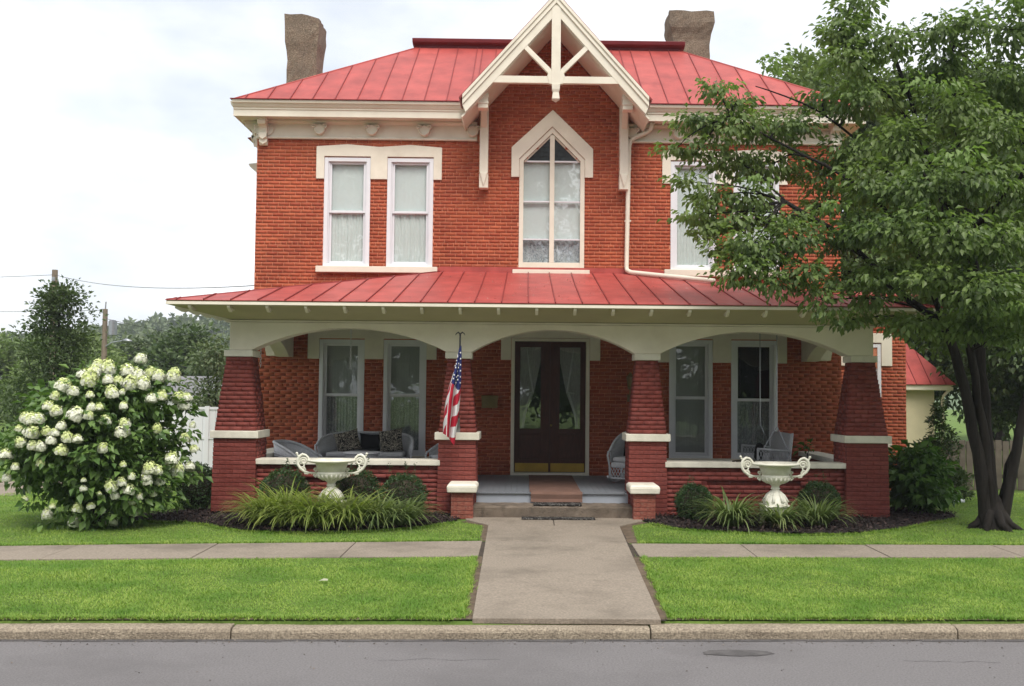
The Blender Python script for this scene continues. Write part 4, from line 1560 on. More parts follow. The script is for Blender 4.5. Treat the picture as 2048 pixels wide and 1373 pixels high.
# floor, riser, step, pedestals
pf = empty('porch_floor', (0, 0, 0))
pf.parent = house
MB().box(-4.85, 4.82, -3.0, -0.006, 0.0, FL - 0.025).build('floor_frame', 'grey_floor', pf)
fb = MB().box(-0.046, 0.046, -3.32, -0.01, FL - 0.024, FL).build('floor_board', 'grey_floor', pf, (-4.8, 0, 0), bevel=0.0)
for i in range(1, 102):
    x = -4.8 + i * 0.095
    if -1.25 < x < 1.25 or True:
        o = fb.copy()
        COL.objects.link(o)
        o.location.x = x
        if not (-1.2 < x < 1.18):
            o.scale.y = 0.93
b = MB().box(-1.205, 1.18, -3.285, -3.0, 0.16, FL - 0.026)
b.build('floor_riser', 'grey_riser', pf)
st = MB()
nxs = 40
V, F = [], []
sec = [(-3.75, 0.0), (-3.755, 0.165), (-3.735, 0.19), (-3.25, 0.195), (-3.25, 0.0)]
for i in range(nxs + 1):
    x = -1.24 + 2.46 * i / nxs
    for (y, z) in sec:
        V.append((x, y + random.uniform(-.008, .008), z + (random.uniform(-.006, .004) if z > 0 else 0)))
F = [(i * 5 + j, (i + 1) * 5 + j, (i + 1) * 5 + j + 1, i * 5 + j + 1) for i in range(nxs) for j in range(4)]
F += [list(range(5)), [nxs * 5 + j for j in range(4, -1, -1)]]
st.add(V, F).build('entry_step', 'old_concrete', house)
for cx in (-1.395, 1.372):
    pd = empty('step_pedestal', (0, 0, 0))
    pd.parent = house
    MB().box(cx - 0.155, cx + 0.155, -3.885, -3.40, 0.0, 0.40).build('pedestal_core', 'painted_joint', pd)
    for k in range(6):
        ch = 0.40 / 6
        for a, c in course(cx - 0.168, cx + 0.168, k, 0.21):
            brick_piece(pd, a + .002, c - .002, -3.90 - random.uniform(0, .005), k * ch + .003, (k + 1) * ch - .003, worn_bricks)
        for s in (-1, 1):
            for a, c in course(-3.807, -3.40, k, 0.21):
                BR.append(('x', s, cx + s * 0.14, a + .002, c - .002, k * ch + .003, (k + 1) * ch - .003, 0.028, 1))
    cp = MB()
    cp.frustum(cx, -3.66, 0.405, 0.50, 0.222, 0.30, 0.232, 0.31)
    cp.frustum(cx, -3.66, 0.50, 0.535, 0.232, 0.31, 0.20, 0.27)
    cp.build('pedestal_cap', 'cap_stone', pd, bevel=0.014, seg=3)

# all other bricks of the house in one piece
V, F, MI = [], [], []
for (ax, s, p, a0, a1, z0, z1, pr, mi) in BR:
    k = len(V)
    f_, b_ = p + s * pr, p
    if ax == 'y':
        V += [(a0, b_, z0), (a1, b_, z0), (a1, b_, z1), (a0, b_, z1), (a0, f_, z0), (a1, f_, z0), (a1, f_, z1), (a0, f_, z1)]
    else:
        V += [(b_, a0, z0), (b_, a1, z0), (b_, a1, z1), (b_, a0, z1), (f_, a0, z0), (f_, a1, z0), (f_, a1, z1), (f_, a0, z1)]
    fl = (ax == 'y') == (s < 0)
    for q in ((4, 5, 6, 7), (0, 1, 5, 4), (1, 2, 6, 5), (2, 3, 7, 6), (3, 0, 4, 7)):
        F.append([k + i for i in (q if fl else q[::-1])])
        MI.append(mi)
tag(npmesh('brick_courses', V, np.array(F), ['brick', 'painted_brick'], house, mi=MI), kind='stuff')

# -------------------------------------------------- rugs
rn = MB()
pth = [(-0.12, FL + .004), (-2.0, FL + .005), (-3.28, FL + .006), (-3.335, FL + .002), (-3.35, FL - .03), (-3.34, FL - .10), (-3.36, FL - .15)]
V, F = [], []
for i, (y, z) in enumerate(pth):
    for x in np.linspace(-0.37, 0.44, 9):
        V.append((x + (0.02 if i > 2 else 0), y, z + 0.002 * math.sin(x * 9 + i)))
F = [(i * 9 + j, i * 9 + j + 1, (i + 1) * 9 + j + 1, (i + 1) * 9 + j) for i in range(len(pth) - 1) for j in range(8)]
o = rn.add(V, F).build('carpet_runner', 'runner')
m_ = o.modifiers.new('thick', 'SOLIDIFY')
m_.thickness = 0.008
m_.offset = 1
tag(o, 'brown carpet runner from front door over the porch floor edge', 'rug')
o = MB().box(-0.31, 0.43, -3.74, -3.40, 0.197, 0.215).build('doormat', 'doormat', bevel=0.006)
tag(o, 'dark doormat lying on the concrete step below the runner', 'doormat')
o = MB().box(-0.49, 0.62, -4.02, -3.77, 0.02, 0.034).build('doormat', 'doormat', bevel=0.005)
tag(o, 'wide dark doormat on the walk at the foot of the step', 'doormat')

# ------------------------------------------------------------------ flag
fg = empty('flag_on_pole', (-1.5, -3.36, 1.3), 'American flag hanging limp from an angled pole on the porch pillar', 'flag')
b = MB()
b.tube([(0.0, 0.0, 0.02), (0.055, -0.64, 1.47)], 0.013, 8)
b.build('pole', 'black_metal', fg, smooth=True)
b = MB()
b.tube([(0.0, 0.02, 0.0), (0.008, -0.09, 0.21)], 0.024, 8)
b.box(-0.03, 0.03, -0.005, 0.02, -0.05, 0.09)
b.build('pole_bracket', 'steel', fg)
b = MB()
b.sphere((0.056, -0.65, 1.485), 0.016, 8)
for s in (-1, 1):
    b.tube([(0.056, -0.65, 1.50), (0.056 + s * 0.03, -0.65, 1.525), (0.056 + s * 0.06, -0.65, 1.505), (0.056 + s * 0.072, -0.65, 1.48)], [0.012, 0.012, 0.009, 0.003], 6)
b.build('eagle_finial', 'black_metal', fg, smooth=True)
mat('flag_red', (0.52, 0.02, 0.045), 0.8, 0.1, 9)
mat('flag_white', (0.80, 0.78, 0.78), 0.8, 0.05, 9)
mat('flag_blue', (0.025, 0.035, 0.16), 0.8, 0.1, 9)
NU, NV = 60, 120


def lin(t, xs, ys):
    return float(np.interp(t, xs, ys))


def flag_pt(u, v):
    xl = lin(v, [0, .12, .42, .6, .8, 1], [-1.465, -1.50, -1.62, -1.67, -1.695, -1.70])
    xr = lin(v, [0, .1, .4, .7, 1], [-1.44, -1.435, -1.435, -1.45, -1.50])
    zb = lin(u, [0, .12, .35, .55, .8, .9, 1], [1.285, 1.28, 1.225, 1.20, 1.105, 1.16, 1.32])
    zt = lin(u, [0, 1], [2.56, 2.63])
    z = zt + (zb - zt) * v
    x = xl + (xr - xl) * u
    amp = 0.015 + 0.055 * min(1, v * 1.5)
    y = -3.93 + 0.14 * v + amp * math.sin(u * 13.0 + v * 2.2) + 0.012 * math.sin(u * 27 + 4 * v)
    return (x + 1.5 + 0.010 * math.sin(u * 13 + 1.2 + v * 3), y + 3.36, z - 1.3)


V = [flag_pt(i / NU, j / NV) for j in range(NV + 1) for i in range(NU + 1)]
F, MI = [], []
for j in range(NV):
    for i in range(NU):
        u, v = (i + .5) / NU, (j + .5) / NV
        F.append((j * (NU + 1) + i, j * (NU + 1) + i + 1, (j + 1) * (NU + 1) + i + 1, (j + 1) * (NU + 1) + i))
        canton = v < 0.37 + 0.09 * u - (0.14 if u < 0.22 else 0)
        if canton:
            MI.append(2)
        else:
            if u > 0.48:
                s = u * 2.2 + v * 9.0
            elif u > 0.22:
                s = u * 7.0 + 0.2
            else:
                s = v * 8 + u * 5
            MI.append(int(math.floor(s)) % 2)
b = MB()
b.add(V, F)
b.m = MI
cl = b.build('cloth', ['flag_red', 'flag_white', 'flag_blue'], fg, smooth=True, recalc=False)
b = MB()
for k in range(17):
    v = 0.07 + 0.33 * k / 16
    for u in ((0.5,), (0.3, 0.75))[k % 2] if k % 3 else (0.2, 0.6, 0.88):
        if u < 0.22 and v > .2:
            continue
        c = Vector(flag_pt(u, v)) + Vector((0, -0.012, 0))
        pts = []
        for i in range(10):
            r = (0.019 if i % 2 == 0 else 0.008)
            t = PI / 2 + i * PI / 5
            pts.append((c.x + r * 0.8 * math.cos(t), c.z + r * math.sin(t)))
        b.prism(pts, c.y - 0.001, c.y + 0.001)
tag(b.build('stars', 'flag_white', cl), kind='stuff')


# ------------------------------------------------------------------ wicker furniture
def shell(b, w, d, zt_back, zt_arm, z0, flare=0.06, n=40, mi=0):
    """U-shaped woven back and arms; open to -Y. returns the rim path"""
    rim, foot = [], []
    for i in range(n + 1):
        t = -1 + 2 * i / n
        a = t * PI / 2 * 1.0
        x = math.copysign(abs(math.sin(a)) ** 0.6, a) * w / 2
        y = d * (1 - min(1.0, abs(t)) ** 1.6 * 1.0) - d * 0.0
        k = max(0, 1 - abs(t) ** 2.6)
        z = zt_arm + (zt_back - zt_arm) * k
        rim.append(Vector((x * (1 + flare), y + flare * k, z)))
        foot.append(Vector((x * 0.96, y, z0)))
    V = [p for q in zip(foot, rim) for p in q]
    b.add(V, [(2 * i, 2 * i + 2, 2 * i + 3, 2 * i + 1) for i in range(n)], mi)
    return rim


def weave(b, rim, z0, rows=7):
    n = len(rim)
    for r in range(1, rows):
        t = r / rows
        b.tube([(p.x * (0.96 + .04 * t), p.y - 0.008, z0 + (p.z - z0) * t) for p in rim[::2]], 0.006, 4, cap=False)
    for p in rim[::2]:
        b.tube([(p.x * .96, p.y - .01, z0), (p.x, p.y - .01, p.z)], 0.005, 4, cap=False)


def wicker_seat(name, label, loc, rz, w, d, zb, za, group=None, rockers=False, cat='armchair', cushion=True):
    t = empty(name, loc, label, cat, group)
    t.rotation_euler.z = rz
    b = MB()
    rim = shell(b, w, d, zb, za, 0.36)
    o = b.build('woven_back', 'wicker', t, smooth=True, recalc=False)
    m_ = o.modifiers.new('thick', 'SOLIDIFY')
    m_.thickness = 0.012
    b = MB()
    weave(b, rim, 0.36)
    b.build('weave_rods', 'wicker', t)
    b = MB().tube(rim, 0.024, 8)
    b.build('rolled_rim', 'wicker', t, smooth=True)
    for s in (0, -1):
        p = rim[s]
        sx = -1 if s == 0 else 1
        b = MB().tube([(p.x, 0.02, p.z), (p.x * 1.02, -0.06, p.z - 0.015), (p.x * 1.01, -0.10, p.z - 0.08), (p.x * 0.99, -0.07, p.z - 0.16), (p.x * .97, -0.03, 0.30), (p.x * .97, -0.02, 0.03 if not rockers else 0.09)], 0.018, 8)
        b.build('arm_post', 'wicker', t, smooth=True)
    b = MB()
    b.box(-w / 2 * .95, w / 2 * .95, -0.06, d * 0.9, 0.27, 0.37)
    b.build('seat', 'wicker', t, bevel=0.03)
    b = MB()
    nn = max(6, int(w / 0.05))
    for i in range(nn):
        x = -w / 2 * .93 + w * .93 * i / (nn - 1)
        b.bar((x, -0.055, 0.27), (min(w / 2 * .93, x + 0.09), -0.055, 0.10), 0.008)
        b.bar((x, -0.050, 0.27), (max(-w / 2 * .93, x - 0.09), -0.050, 0.10), 0.008)
    b.box(-w / 2 * .95, w / 2 * .95, -0.065, -0.04, 0.085, 0.11)
    b.build('skirt_lattice', 'wicker', t)
    for sx in (-1, 1):
        MB().tube([(sx * w / 2 * .9, d * 0.85, 0.03 if not rockers else .08), (sx * w / 2 * .9, d * 0.85, 0.3)], 0.018, 8).build('leg', 'wicker', t)
    if rockers:
        for sx in (-1, 1):
            pts = [(sx * w / 2 * .93, -0.22 + (d + 0.42) * i / 14, 0.022 + 0.20 * ((i - 6.5) / 7.5) ** 2 * 0.75) for i in range(15)]
            MB().tube(pts, 0.020, 8).build('rocker', 'wicker', t, smooth=True)
    if cushion:
        MB().box(-w / 2 * .86, w / 2 * .86, -0.05, d * 0.8, 0.375, 0.46).build('cushion', 'wicker_cloth', t, bevel=0.035, seg=3)
    return t


def pillow(name, label, loc, rot, w, h, th, m, group=None):
    n = 20
    V = []
    for sgn in (-1, 1):
        for j in range(n + 1):
            for i in range(n + 1):
                u, v = -1 + 2 * i / n, -1 + 2 * j / n
                pin = 1 - 0.10 * (1 - abs(u) ** 3) * abs(v) ** 6
                piv = 1 - 0.10 * (1 - abs(v) ** 3) * abs(u) ** 6
                t = max(0, (1 - u ** 4)) ** 0.55 * max(0, (1 - v ** 4)) ** 0.55
                V.append((u * w / 2 * piv, sgn * th / 2 * t, v * h / 2 * pin))
    m1 = (n + 1) ** 2
    F = []
    for q in (0, 1):
        for j in range(n):
            for i in range(n):
                f = (q * m1 + j * (n + 1) + i, q * m1 + j * (n + 1) + i + 1, q * m1 + (j + 1) * (n + 1) + i + 1, q * m1 + (j + 1) * (n + 1) + i)
                F.append(f if q == 0 else f[::-1])
    b = MB()
    b.add(V, F)
    o = b.build(name, m, None, loc, smooth=True, recalc=False)
    o.rotation_euler = rot
    return tag(o, label, 'pillow', group)


wicker_seat('wicker_loveseat', 'white wicker loveseat below the left pair of porch windows', (-3.33, -0.95, FL), 0, 1.62, 0.62, 0.79, 0.60, cat='loveseat')
pillow('throw_pillow', 'black and cream damask pillow at the left end of the loveseat', (-3.70, -0.62, FL + 0.64), (rad(-14), rad(-14), rad(8)), 0.46, 0.40, 0.16, 'damask', 'damask pillows on the loveseat')
pillow('throw_pillow', 'plain black pillow in the middle of the loveseat', (-3.30, -0.55, FL + 0.63), (rad(-12), rad(2), 0), 0.40, 0.31, 0.15, 'black_cloth')
pillow('throw_pillow', 'black and cream damask pillow at the right end of the loveseat', (-2.90, -0.64, FL + 0.655), (rad(-14), rad(-9), rad(-8)), 0.46, 0.44, 0.16, 'damask', 'damask pillows on the loveseat')
tb = empty('wicker_table', (-3.24, -1.85, FL), 'small round white wicker table in front of the loveseat', 'table')
b = MB().lathe([(0.001, 0.525), (0.30, 0.525), (0.315, 0.515), (0.315, 0.50), (0.29, 0.49), (0.001, 0.49)], n=32)
b.build('table_top', 'wicker', tb, smooth=True)
MB().lathe([(0.285, 0.49), (0.27, 0.40), (0.24, 0.39)], n=32).build('apron', 'wicker', tb, smooth=True)
for i in range(4):
    t = PI / 4 + i * PI / 2
    MB().tube([(0.23 * math.cos(t), 0.23 * math.sin(t), 0.45), (0.26 * math.cos(t), 0.26 * math.sin(t), 0.0)], 0.017, 8).build('leg', 'wicker', tb)
wicker_seat('wicker_armchair', 'white wicker armchair turned sideways behind the leftmost pillar', (-4.18, -1.75, FL), rad(72), 0.66, 0.55, 0.68, 0.44, cushion=False)
wicker_seat('wicker_armchair', 'white wicker armchair mostly hidden behind the pillar with the flag', (-1.86, -1.55, FL), rad(-35), 0.62, 0.52, 0.72, 0.52)
wicker_seat('wicker_rocking_chair', 'white wicker rocking chair peeking out left of the pillar by the door', (1.33, -1.75, FL), rad(-24), 0.62, 0.58, 0.88, 0.56, rockers=True, cat='rocking chair')
pillow('throw_pillow', 'dark pillow on the wicker rocking chair', (1.46, -1.5, FL + 0.62), (rad(-12), 0, rad(-24)), 0.38, 0.36, 0.14, 'black_cloth')

# porch swing facing left, hung on chains
sw = empty('porch_swing', (3.78, -1.45, FL), 'white wicker porch swing hanging at the right end of the porch', 'swing')
b = MB()
b.box(-0.28, 0.25, -0.62, 0.62, 0.36, 0.40)
b.build('seat', 'wicker', sw, bevel=0.01)
b = MB()
b.prism([(0.22, 0.38), (0.30, 0.90), (0.325, 0.90), (0.25, 0.38)], -0.60, 0.60, 'y')
b.build('backrest', 'wicker', sw, bevel=0.006)
for s in (-1, 1):
    y = s * 0.63
    b = MB()
    b.tube([(-0.27, y, 0.28), (-0.27, y, 0.64)], 0.018, 8)
    b.tube([(-0.28, y, 0.64), (0.30, y, 0.60)], 0.020, 8)
    b.tube([(0.26, y, 0.28), (0.325, y, 0.91)], 0.018, 8)
    b.tube([(-0.27, y, 0.29), (0.27, y, 0.29)], 0.016, 8)
    b.build('arm_frame', 'wicker', sw, smooth=True)
    b = MB()
    for i in range(-5, 12):
        xa = -0.27 + i * 0.055
        for dx in (0.14, -0.14):
            x0_, x1_ = xa, xa + dx
            t0 = 0.0
            p0, p1 = Vector((x0_, y, 0.30)), Vector((x1_, y, 0.62))
            # clip to the frame width
            def clipx(p, q, lo, hi):
                d = q - p
                a_, c_ = 0.0, 1.0
                for bound, sg in ((lo, 1), (hi, -1)):
                    if abs(d.x) < 1e-9:
                        continue
                    tt = (bound - p.x) / d.x
                    if sg * d.x > 0:
                        a_ = max(a_, tt)
                    else:
                        c_ = min(c_, tt)
                return (p + d * a_, p + d * c_) if c_ - a_ > 0.05 else None
            r_ = clipx(p0, p1, -0.26, 0.27)
            if r_:
                b.bar(r_[0], r_[1], 0.009)
    b.build('arm_lattice', 'wicker', sw)
    b = MB()
    top = (0.06, y, 1.02)
    b.tube([(-0.2, y, 0.60), top], 0.007, 6)
    b.tube([(0.27, y, 0.55), top], 0.007, 6)
    b.tube([top, (0.06, y, 2.80)], 0.008, 6)
    b.build('chain', 'steel', sw)
pillow('throw_pillow', 'black pillow on the porch swing', (3.72, -1.25, FL + 0.54), (rad(8), 0, rad(80)), 0.42, 0.34, 0.15, 'black_cloth')


def chain(loc, length, label):
    b = MB()
    n = int(length / 0.042)
    for i in range(n):
        z = -i * 0.042
        pts = []
        for k in range(9):
            t = 2 * PI * k / 8
            u, v = 0.014 * math.cos(t), 0.027 * math.sin(t)
            pts.append((u, 0, z + v) if i % 2 == 0 else (0, u, z + v))
        b.tube(pts, 0.0045, 5, cap=False)
    o = b.build('hanging_chain', 'wicker', None, loc)
    return tag(o, label, 'chain')


chain((-3.35, -2.5, 2.98), 0.72, 'white chain hanging before the left porch window')
chain((-4.86, -2.4, 2.62), 0.36, 'short white chain hanging just right of the leftmost pillar')
b = MB()
for i in range(3):
    b.tube([(2.85 + 0.06 * i, -3.2 - .02 * i, 0.862), (2.98 + 0.07 * i, -3.16, 0.872), (3.10 + 0.05 * i, -3.22, 0.862)], 0.012, 6)
tag(b.build('garden_stakes', 'twig'), 'small dark sticks lying on the right knee wall cap', 'sticks')

# ------------------------------------------------------------------ urns
URN = [(0.001, 0.0), (0.16, 0.0)]


def urn(loc, label):
    t = empty('garden_urn', loc, label, 'urn', 'white urns before the porch')
    b = MB()
    b.box(-0.19, 0.19, -0.19, 0.19, 0.02, 0.27)
    b.box(-0.205, 0.205, -0.205, 0.205, 0.27, 0.30)
    b.box(-0.205, 0.205, -0.205, 0.205, 0.0, 0.05)
    b.build('plinth', 'urn_paint', t, bevel=0.01)
    b = MB()
    n = 20
    # fluted bell foot, square below and round above
    for i, (r, z, sq) in enumerate([]):
        pass
    pr = [(0.185, 0.30), (0.18, 0.33), (0.165, 0.36), (0.15, 0.40), (0.125, 0.44), (0.095, 0.475), (0.062, 0.50), (0.055, 0.52), (0.068, 0.53), (0.068, 0.54), (0.056, 0.555), (0.06, 0.575), (0.085, 0.60),
          (0.13, 0.62), (0.17, 0.645), (0.20, 0.68), (0.213, 0.71), (0.213, 0.725), (0.20, 0.735), (0.197, 0.75), (0.20, 0.80), (0.212, 0.84), (0.23, 0.865), (0.30, 0.872), (0.345, 0.885), (0.355, 0.90), (0.35, 0.912), (0.32, 0.915), (0.27, 0.905), (0.24, 0.87), (0.22, 0.80), (0.20, 0.74), (0.001, 0.72)]
    b.lathe(pr, n=36)
    b.build('bowl', 'urn_paint', t, smooth=True)
    b = MB()
    for i in range(18):
        a = 2 * PI * i / 18
        b.tube([(0.212 * math.cos(a), 0.212 * math.sin(a), 0.70), (0.19 * math.cos(a), 0.19 * math.sin(a), 0.66), (0.12 * math.cos(a), 0.12 * math.sin(a), 0.612)], [0.014, 0.016, 0.008], 5)
    b.build('bowl_leaf_relief', 'urn_paint', t, smooth=True)
    b = MB()
    for i in range(8):
        a = 2 * PI * (i + .5) / 8
        b.tube([(0.06 * math.cos(a), 0.06 * math.sin(a), 0.505), (0.125 * math.cos(a), 0.125 * math.sin(a), 0.44), (0.18 * math.cos(a), 0.18 * math.sin(a), 0.34)], [0.008, 0.02, 0.028], 5)
    b.build('foot_leaf_relief', 'urn_paint', t, smooth=True)
    for s in (-1, 1):
        b = MB()

        def sp(cx, cz, r0, turns, a0, n=26, shrink=0.8, dirn=1):
            return [(s * (cx + r0 * (1 - shrink * i / n) * math.cos(a0 + dirn * turns * 2 * PI * i / n)), 0, cz + r0 * (1 - shrink * i / n) * math.sin(a0 + dirn * turns * 2 * PI * i / n)) for i in range(n + 1)]
        # outer sweep from the bowl up to the curled top
        b.tube([(s * 0.215, 0, 0.72), (s * 0.27, 0, 0.715), (s * 0.33, 0, 0.715), (s * 0.40, 0, 0.735), (s * 0.46, 0, 0.78), (s * 0.495, 0, 0.84), (s * 0.50, 0, 0.90), (s * 0.475, 0, 0.955), (s * 0.43, 0, 0.985), (s * 0.385, 0, 0.975), (s * 0.35, 0, 0.94), (s * 0.335, 0, 0.90)],
               [0.015, 0.013, 0.015, 0.02, 0.022, 0.022, 0.024, 0.024, 0.022, 0.018, 0.018, 0.022], 8)
        b.tube(sp(0.41, 0.885, 0.062, 1.5, -0.5), 0.014, 7)
        b.tube([(s * 0.48, 0, 0.94), (s * 0.51, 0, 0.985), (s * 0.50, 0, 1.0)], [0.018, 0.014, 0.010], 7)
        b.sphere((s * 0.515, 0, 1.0), 0.020, 8)
        b.sphere((s * 0.34, 0, 0.915), 0.022, 8)
        b.tube([(s * 0.39, 0, 0.73), (s * 0.385, 0, 0.77), (s * 0.41, 0, 0.81), (s * 0.40, 0, 0.84)], [0.016, 0.013, 0.012, 0.012], 7)
        b.tube(sp(0.43, 0.775, 0.03, 1.1, 1.0), 0.010, 6)
        b.tube([(s * 0.33, 0, 0.715), (s * 0.35, 0, 0.70), (s * 0.39, 0, 0.705), (s * 0.40, 0, 0.725)], [0.010, 0.016, 0.016, 0.01], 6)
        b.tube(sp(0.245, 0.69, 0.03, 1.2, 1.6), 0.013, 6)
        b.tube(sp(0.24, 0.765, 0.026, 1.2, -1.6, dirn=-1), 0.013, 6)
        b.sphere((s * 0.232, 0, 0.665), 0.02, 8)
        b.sphere((s * 0.29, 0, 0.705), 0.014, 6)
        b.build('scroll_handle', 'urn_paint', t, smooth=True)
    return t


urn((-3.295, -4.3, 0.0), 'white scroll handled garden urn amid the grassy clumps left of the walk')
urn((3.265, -4.3, 0.0), 'white scroll handled garden urn before the right knee wall, shaded by the tree')


# ------------------------------------------------------------------ planting
def lily(loc, r, h, n, m, label, group, dry=0.06, name='daylily_clump'):
    t = empty(name, loc, label, 'plant', group)
    a = rng.random(n) * 2 * PI
    q = np.sqrt(rng.random(n)) * r * 0.55
    P = np.stack([q * np.cos(a), q * np.sin(a), np.zeros(n)], 1)
    ln = h * (0.85 + 0.75 * rng.random(n))
    lean = 0.10 + 0.5 * rng.random(n) * (q / (r * .55))
    n = len(P)
    V, F = blades(P, ln, 0.026 + 0.016 * rng.random(n), lean, 1.15 + 1.2 * rng.random(n), 6, a + rng.normal(size=n) * 0.5)
    npmesh('leaves', V, F, m, t, smooth=True)
    k = max(10, int(n * dry))
    a = rng.random(k) * 2 * PI
    P = np.stack([r * .4 * np.cos(a), r * .4 * np.sin(a), np.full(k, .01)], 1)
    V, F = blades(P, h * (0.4 + 0.4 * rng.random(k)), np.full(k, 0.012), 0.7 + 0.4 * rng.random(k), 0.6 + rng.random(k), 5, a)
    npmesh('dry_leaves', V, F, 'dry_blade', t)
    return t


GL = 'daylily clumps left of the walk'
for i, (x, y, r, h, n, w) in enumerate([(-4.12, -4.80, 0.30, 0.52, 300, 'leftmost grassy clump of the left bed, spilling towards the corner pillar'), (-3.78, -5.02, 0.30, 0.50, 300, 'second grassy clump from the left in the left bed'), (-3.36, -5.10, 0.32, 0.54, 380, 'bright yellow green grassy clump straight in front of the left urn'),
                                        (-2.93, -5.02, 0.32, 0.54, 360, 'bright grassy clump just right of the left urn'), (-2.52, -4.86, 0.30, 0.50, 280, 'green grassy clump before the right boxwood of the left bed'), (-2.20, -4.78, 0.26, 0.46, 200, 'rightmost grassy clump of the left bed, towards the steps'), (-3.86, -4.62, 0.26, 0.60, 220, 'taller grassy clump behind the others, left of the urn')]):
    lily((x, y, 0.03), r, h, n, 'lily_blade' if i in (1, 2, 3, 0, 6) else 'lily_dark', w, GL)
GR = 'daylily clumps right of the walk'
lily((2.55, -4.62, 0.03), 0.28, 0.52, 260, 'lily_dark', 'dark green grassy clump left of the right urn', GR)
lily((3.22, -4.75, 0.03), 0.26, 0.42, 220, 'lily_dark', 'grassy clump with straw at its foot before the right urn', GR, dry=0.5)
lily((3.82, -4.55, 0.03), 0.26, 0.46, 220, 'lily_dark', 'grassy clump right of the right urn', GR)


def boxwood(loc, r, label, group, sprigs=5, h=1.0):
    t = empty('boxwood', loc, label, 'shrub', group)
    n = 5200
    d = unit(rng.normal(size=(n, 3)))
    rr = r * (0.80 + 0.22 * rng.random(n) ** 0.6)
    lump = 1 + 0.05 * np.sin(d[:, 0] * 7 + 1) * np.sin(d[:, 2] * 6) + 0.04 * np.sin(d[:, 1] * 9)
    P = d * (rr * lump)[:, None] * np.array([1, 1, h]) + np.array([0, 0, r * h * 0.92])
    Dn = unit(d + rng.normal(size=d.shape) * 0.6)
    L = 0.022 + 0.02 * rng.random(n)
    V1 = leaf_arrays(P, Dn, rng.normal(size=d.shape) + d * .3, L, L * 0.55)
    parts = [V1]
    for i in range(sprigs):
        a = random.uniform(0, 2 * PI)
        bx, by = r * .5 * math.cos(a), r * .5 * math.sin(a)
        kk = 26
        tt = rng.random(kk)
        P = np.stack([bx + tt * 0.06 * math.cos(a * 3), by + tt * 0.04, r * h * 1.72 + tt * (0.16 + .1 * random.random())], 1) + rng.normal(size=(kk, 3)) * 0.012
        Dn = unit(rng.normal(size=(kk, 3)) + np.array([0, 0, .6]))
        parts.append(leaf_arrays(P, Dn, rng.normal(size=(kk, 3)), np.full(kk, .03), np.full(kk, .014)))
    npmesh('foliage', *join_arr(parts), 'box_leaf', t)
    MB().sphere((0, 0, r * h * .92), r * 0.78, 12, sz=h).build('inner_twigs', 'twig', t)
    MB().tube([(0, 0, 0), (0, 0, r)], 0.02, 6).build('stem', 'twig', t)
    return t


GB = 'clipped boxwoods before the porch'
boxwood((-4.12, -3.72, 0.02), 0.36, 'clipped boxwood behind the leftmost grassy clumps', GB, 6)
boxwood((-3.02, -3.72, 0.02), 0.36, 'clipped boxwood behind the left urn', GB, 5)
boxwood((-2.28, -3.95, 0.02), 0.34, 'clipped round boxwood at the right end of the left bed', GB, 5)
boxwood((-5.66, -3.05, 0.02), 0.30, 'dark clipped boxwood left of the corner pillar', GB, 2, h=1.25)
boxwood((2.13, -3.85, 0.02), 0.27, 'small clipped boxwood at the left end of the right bed', GB, 2)
boxwood((4.02, -3.95, 0.02), 0.30, 'clipped boxwood at the right end of the right bed', GB, 2)

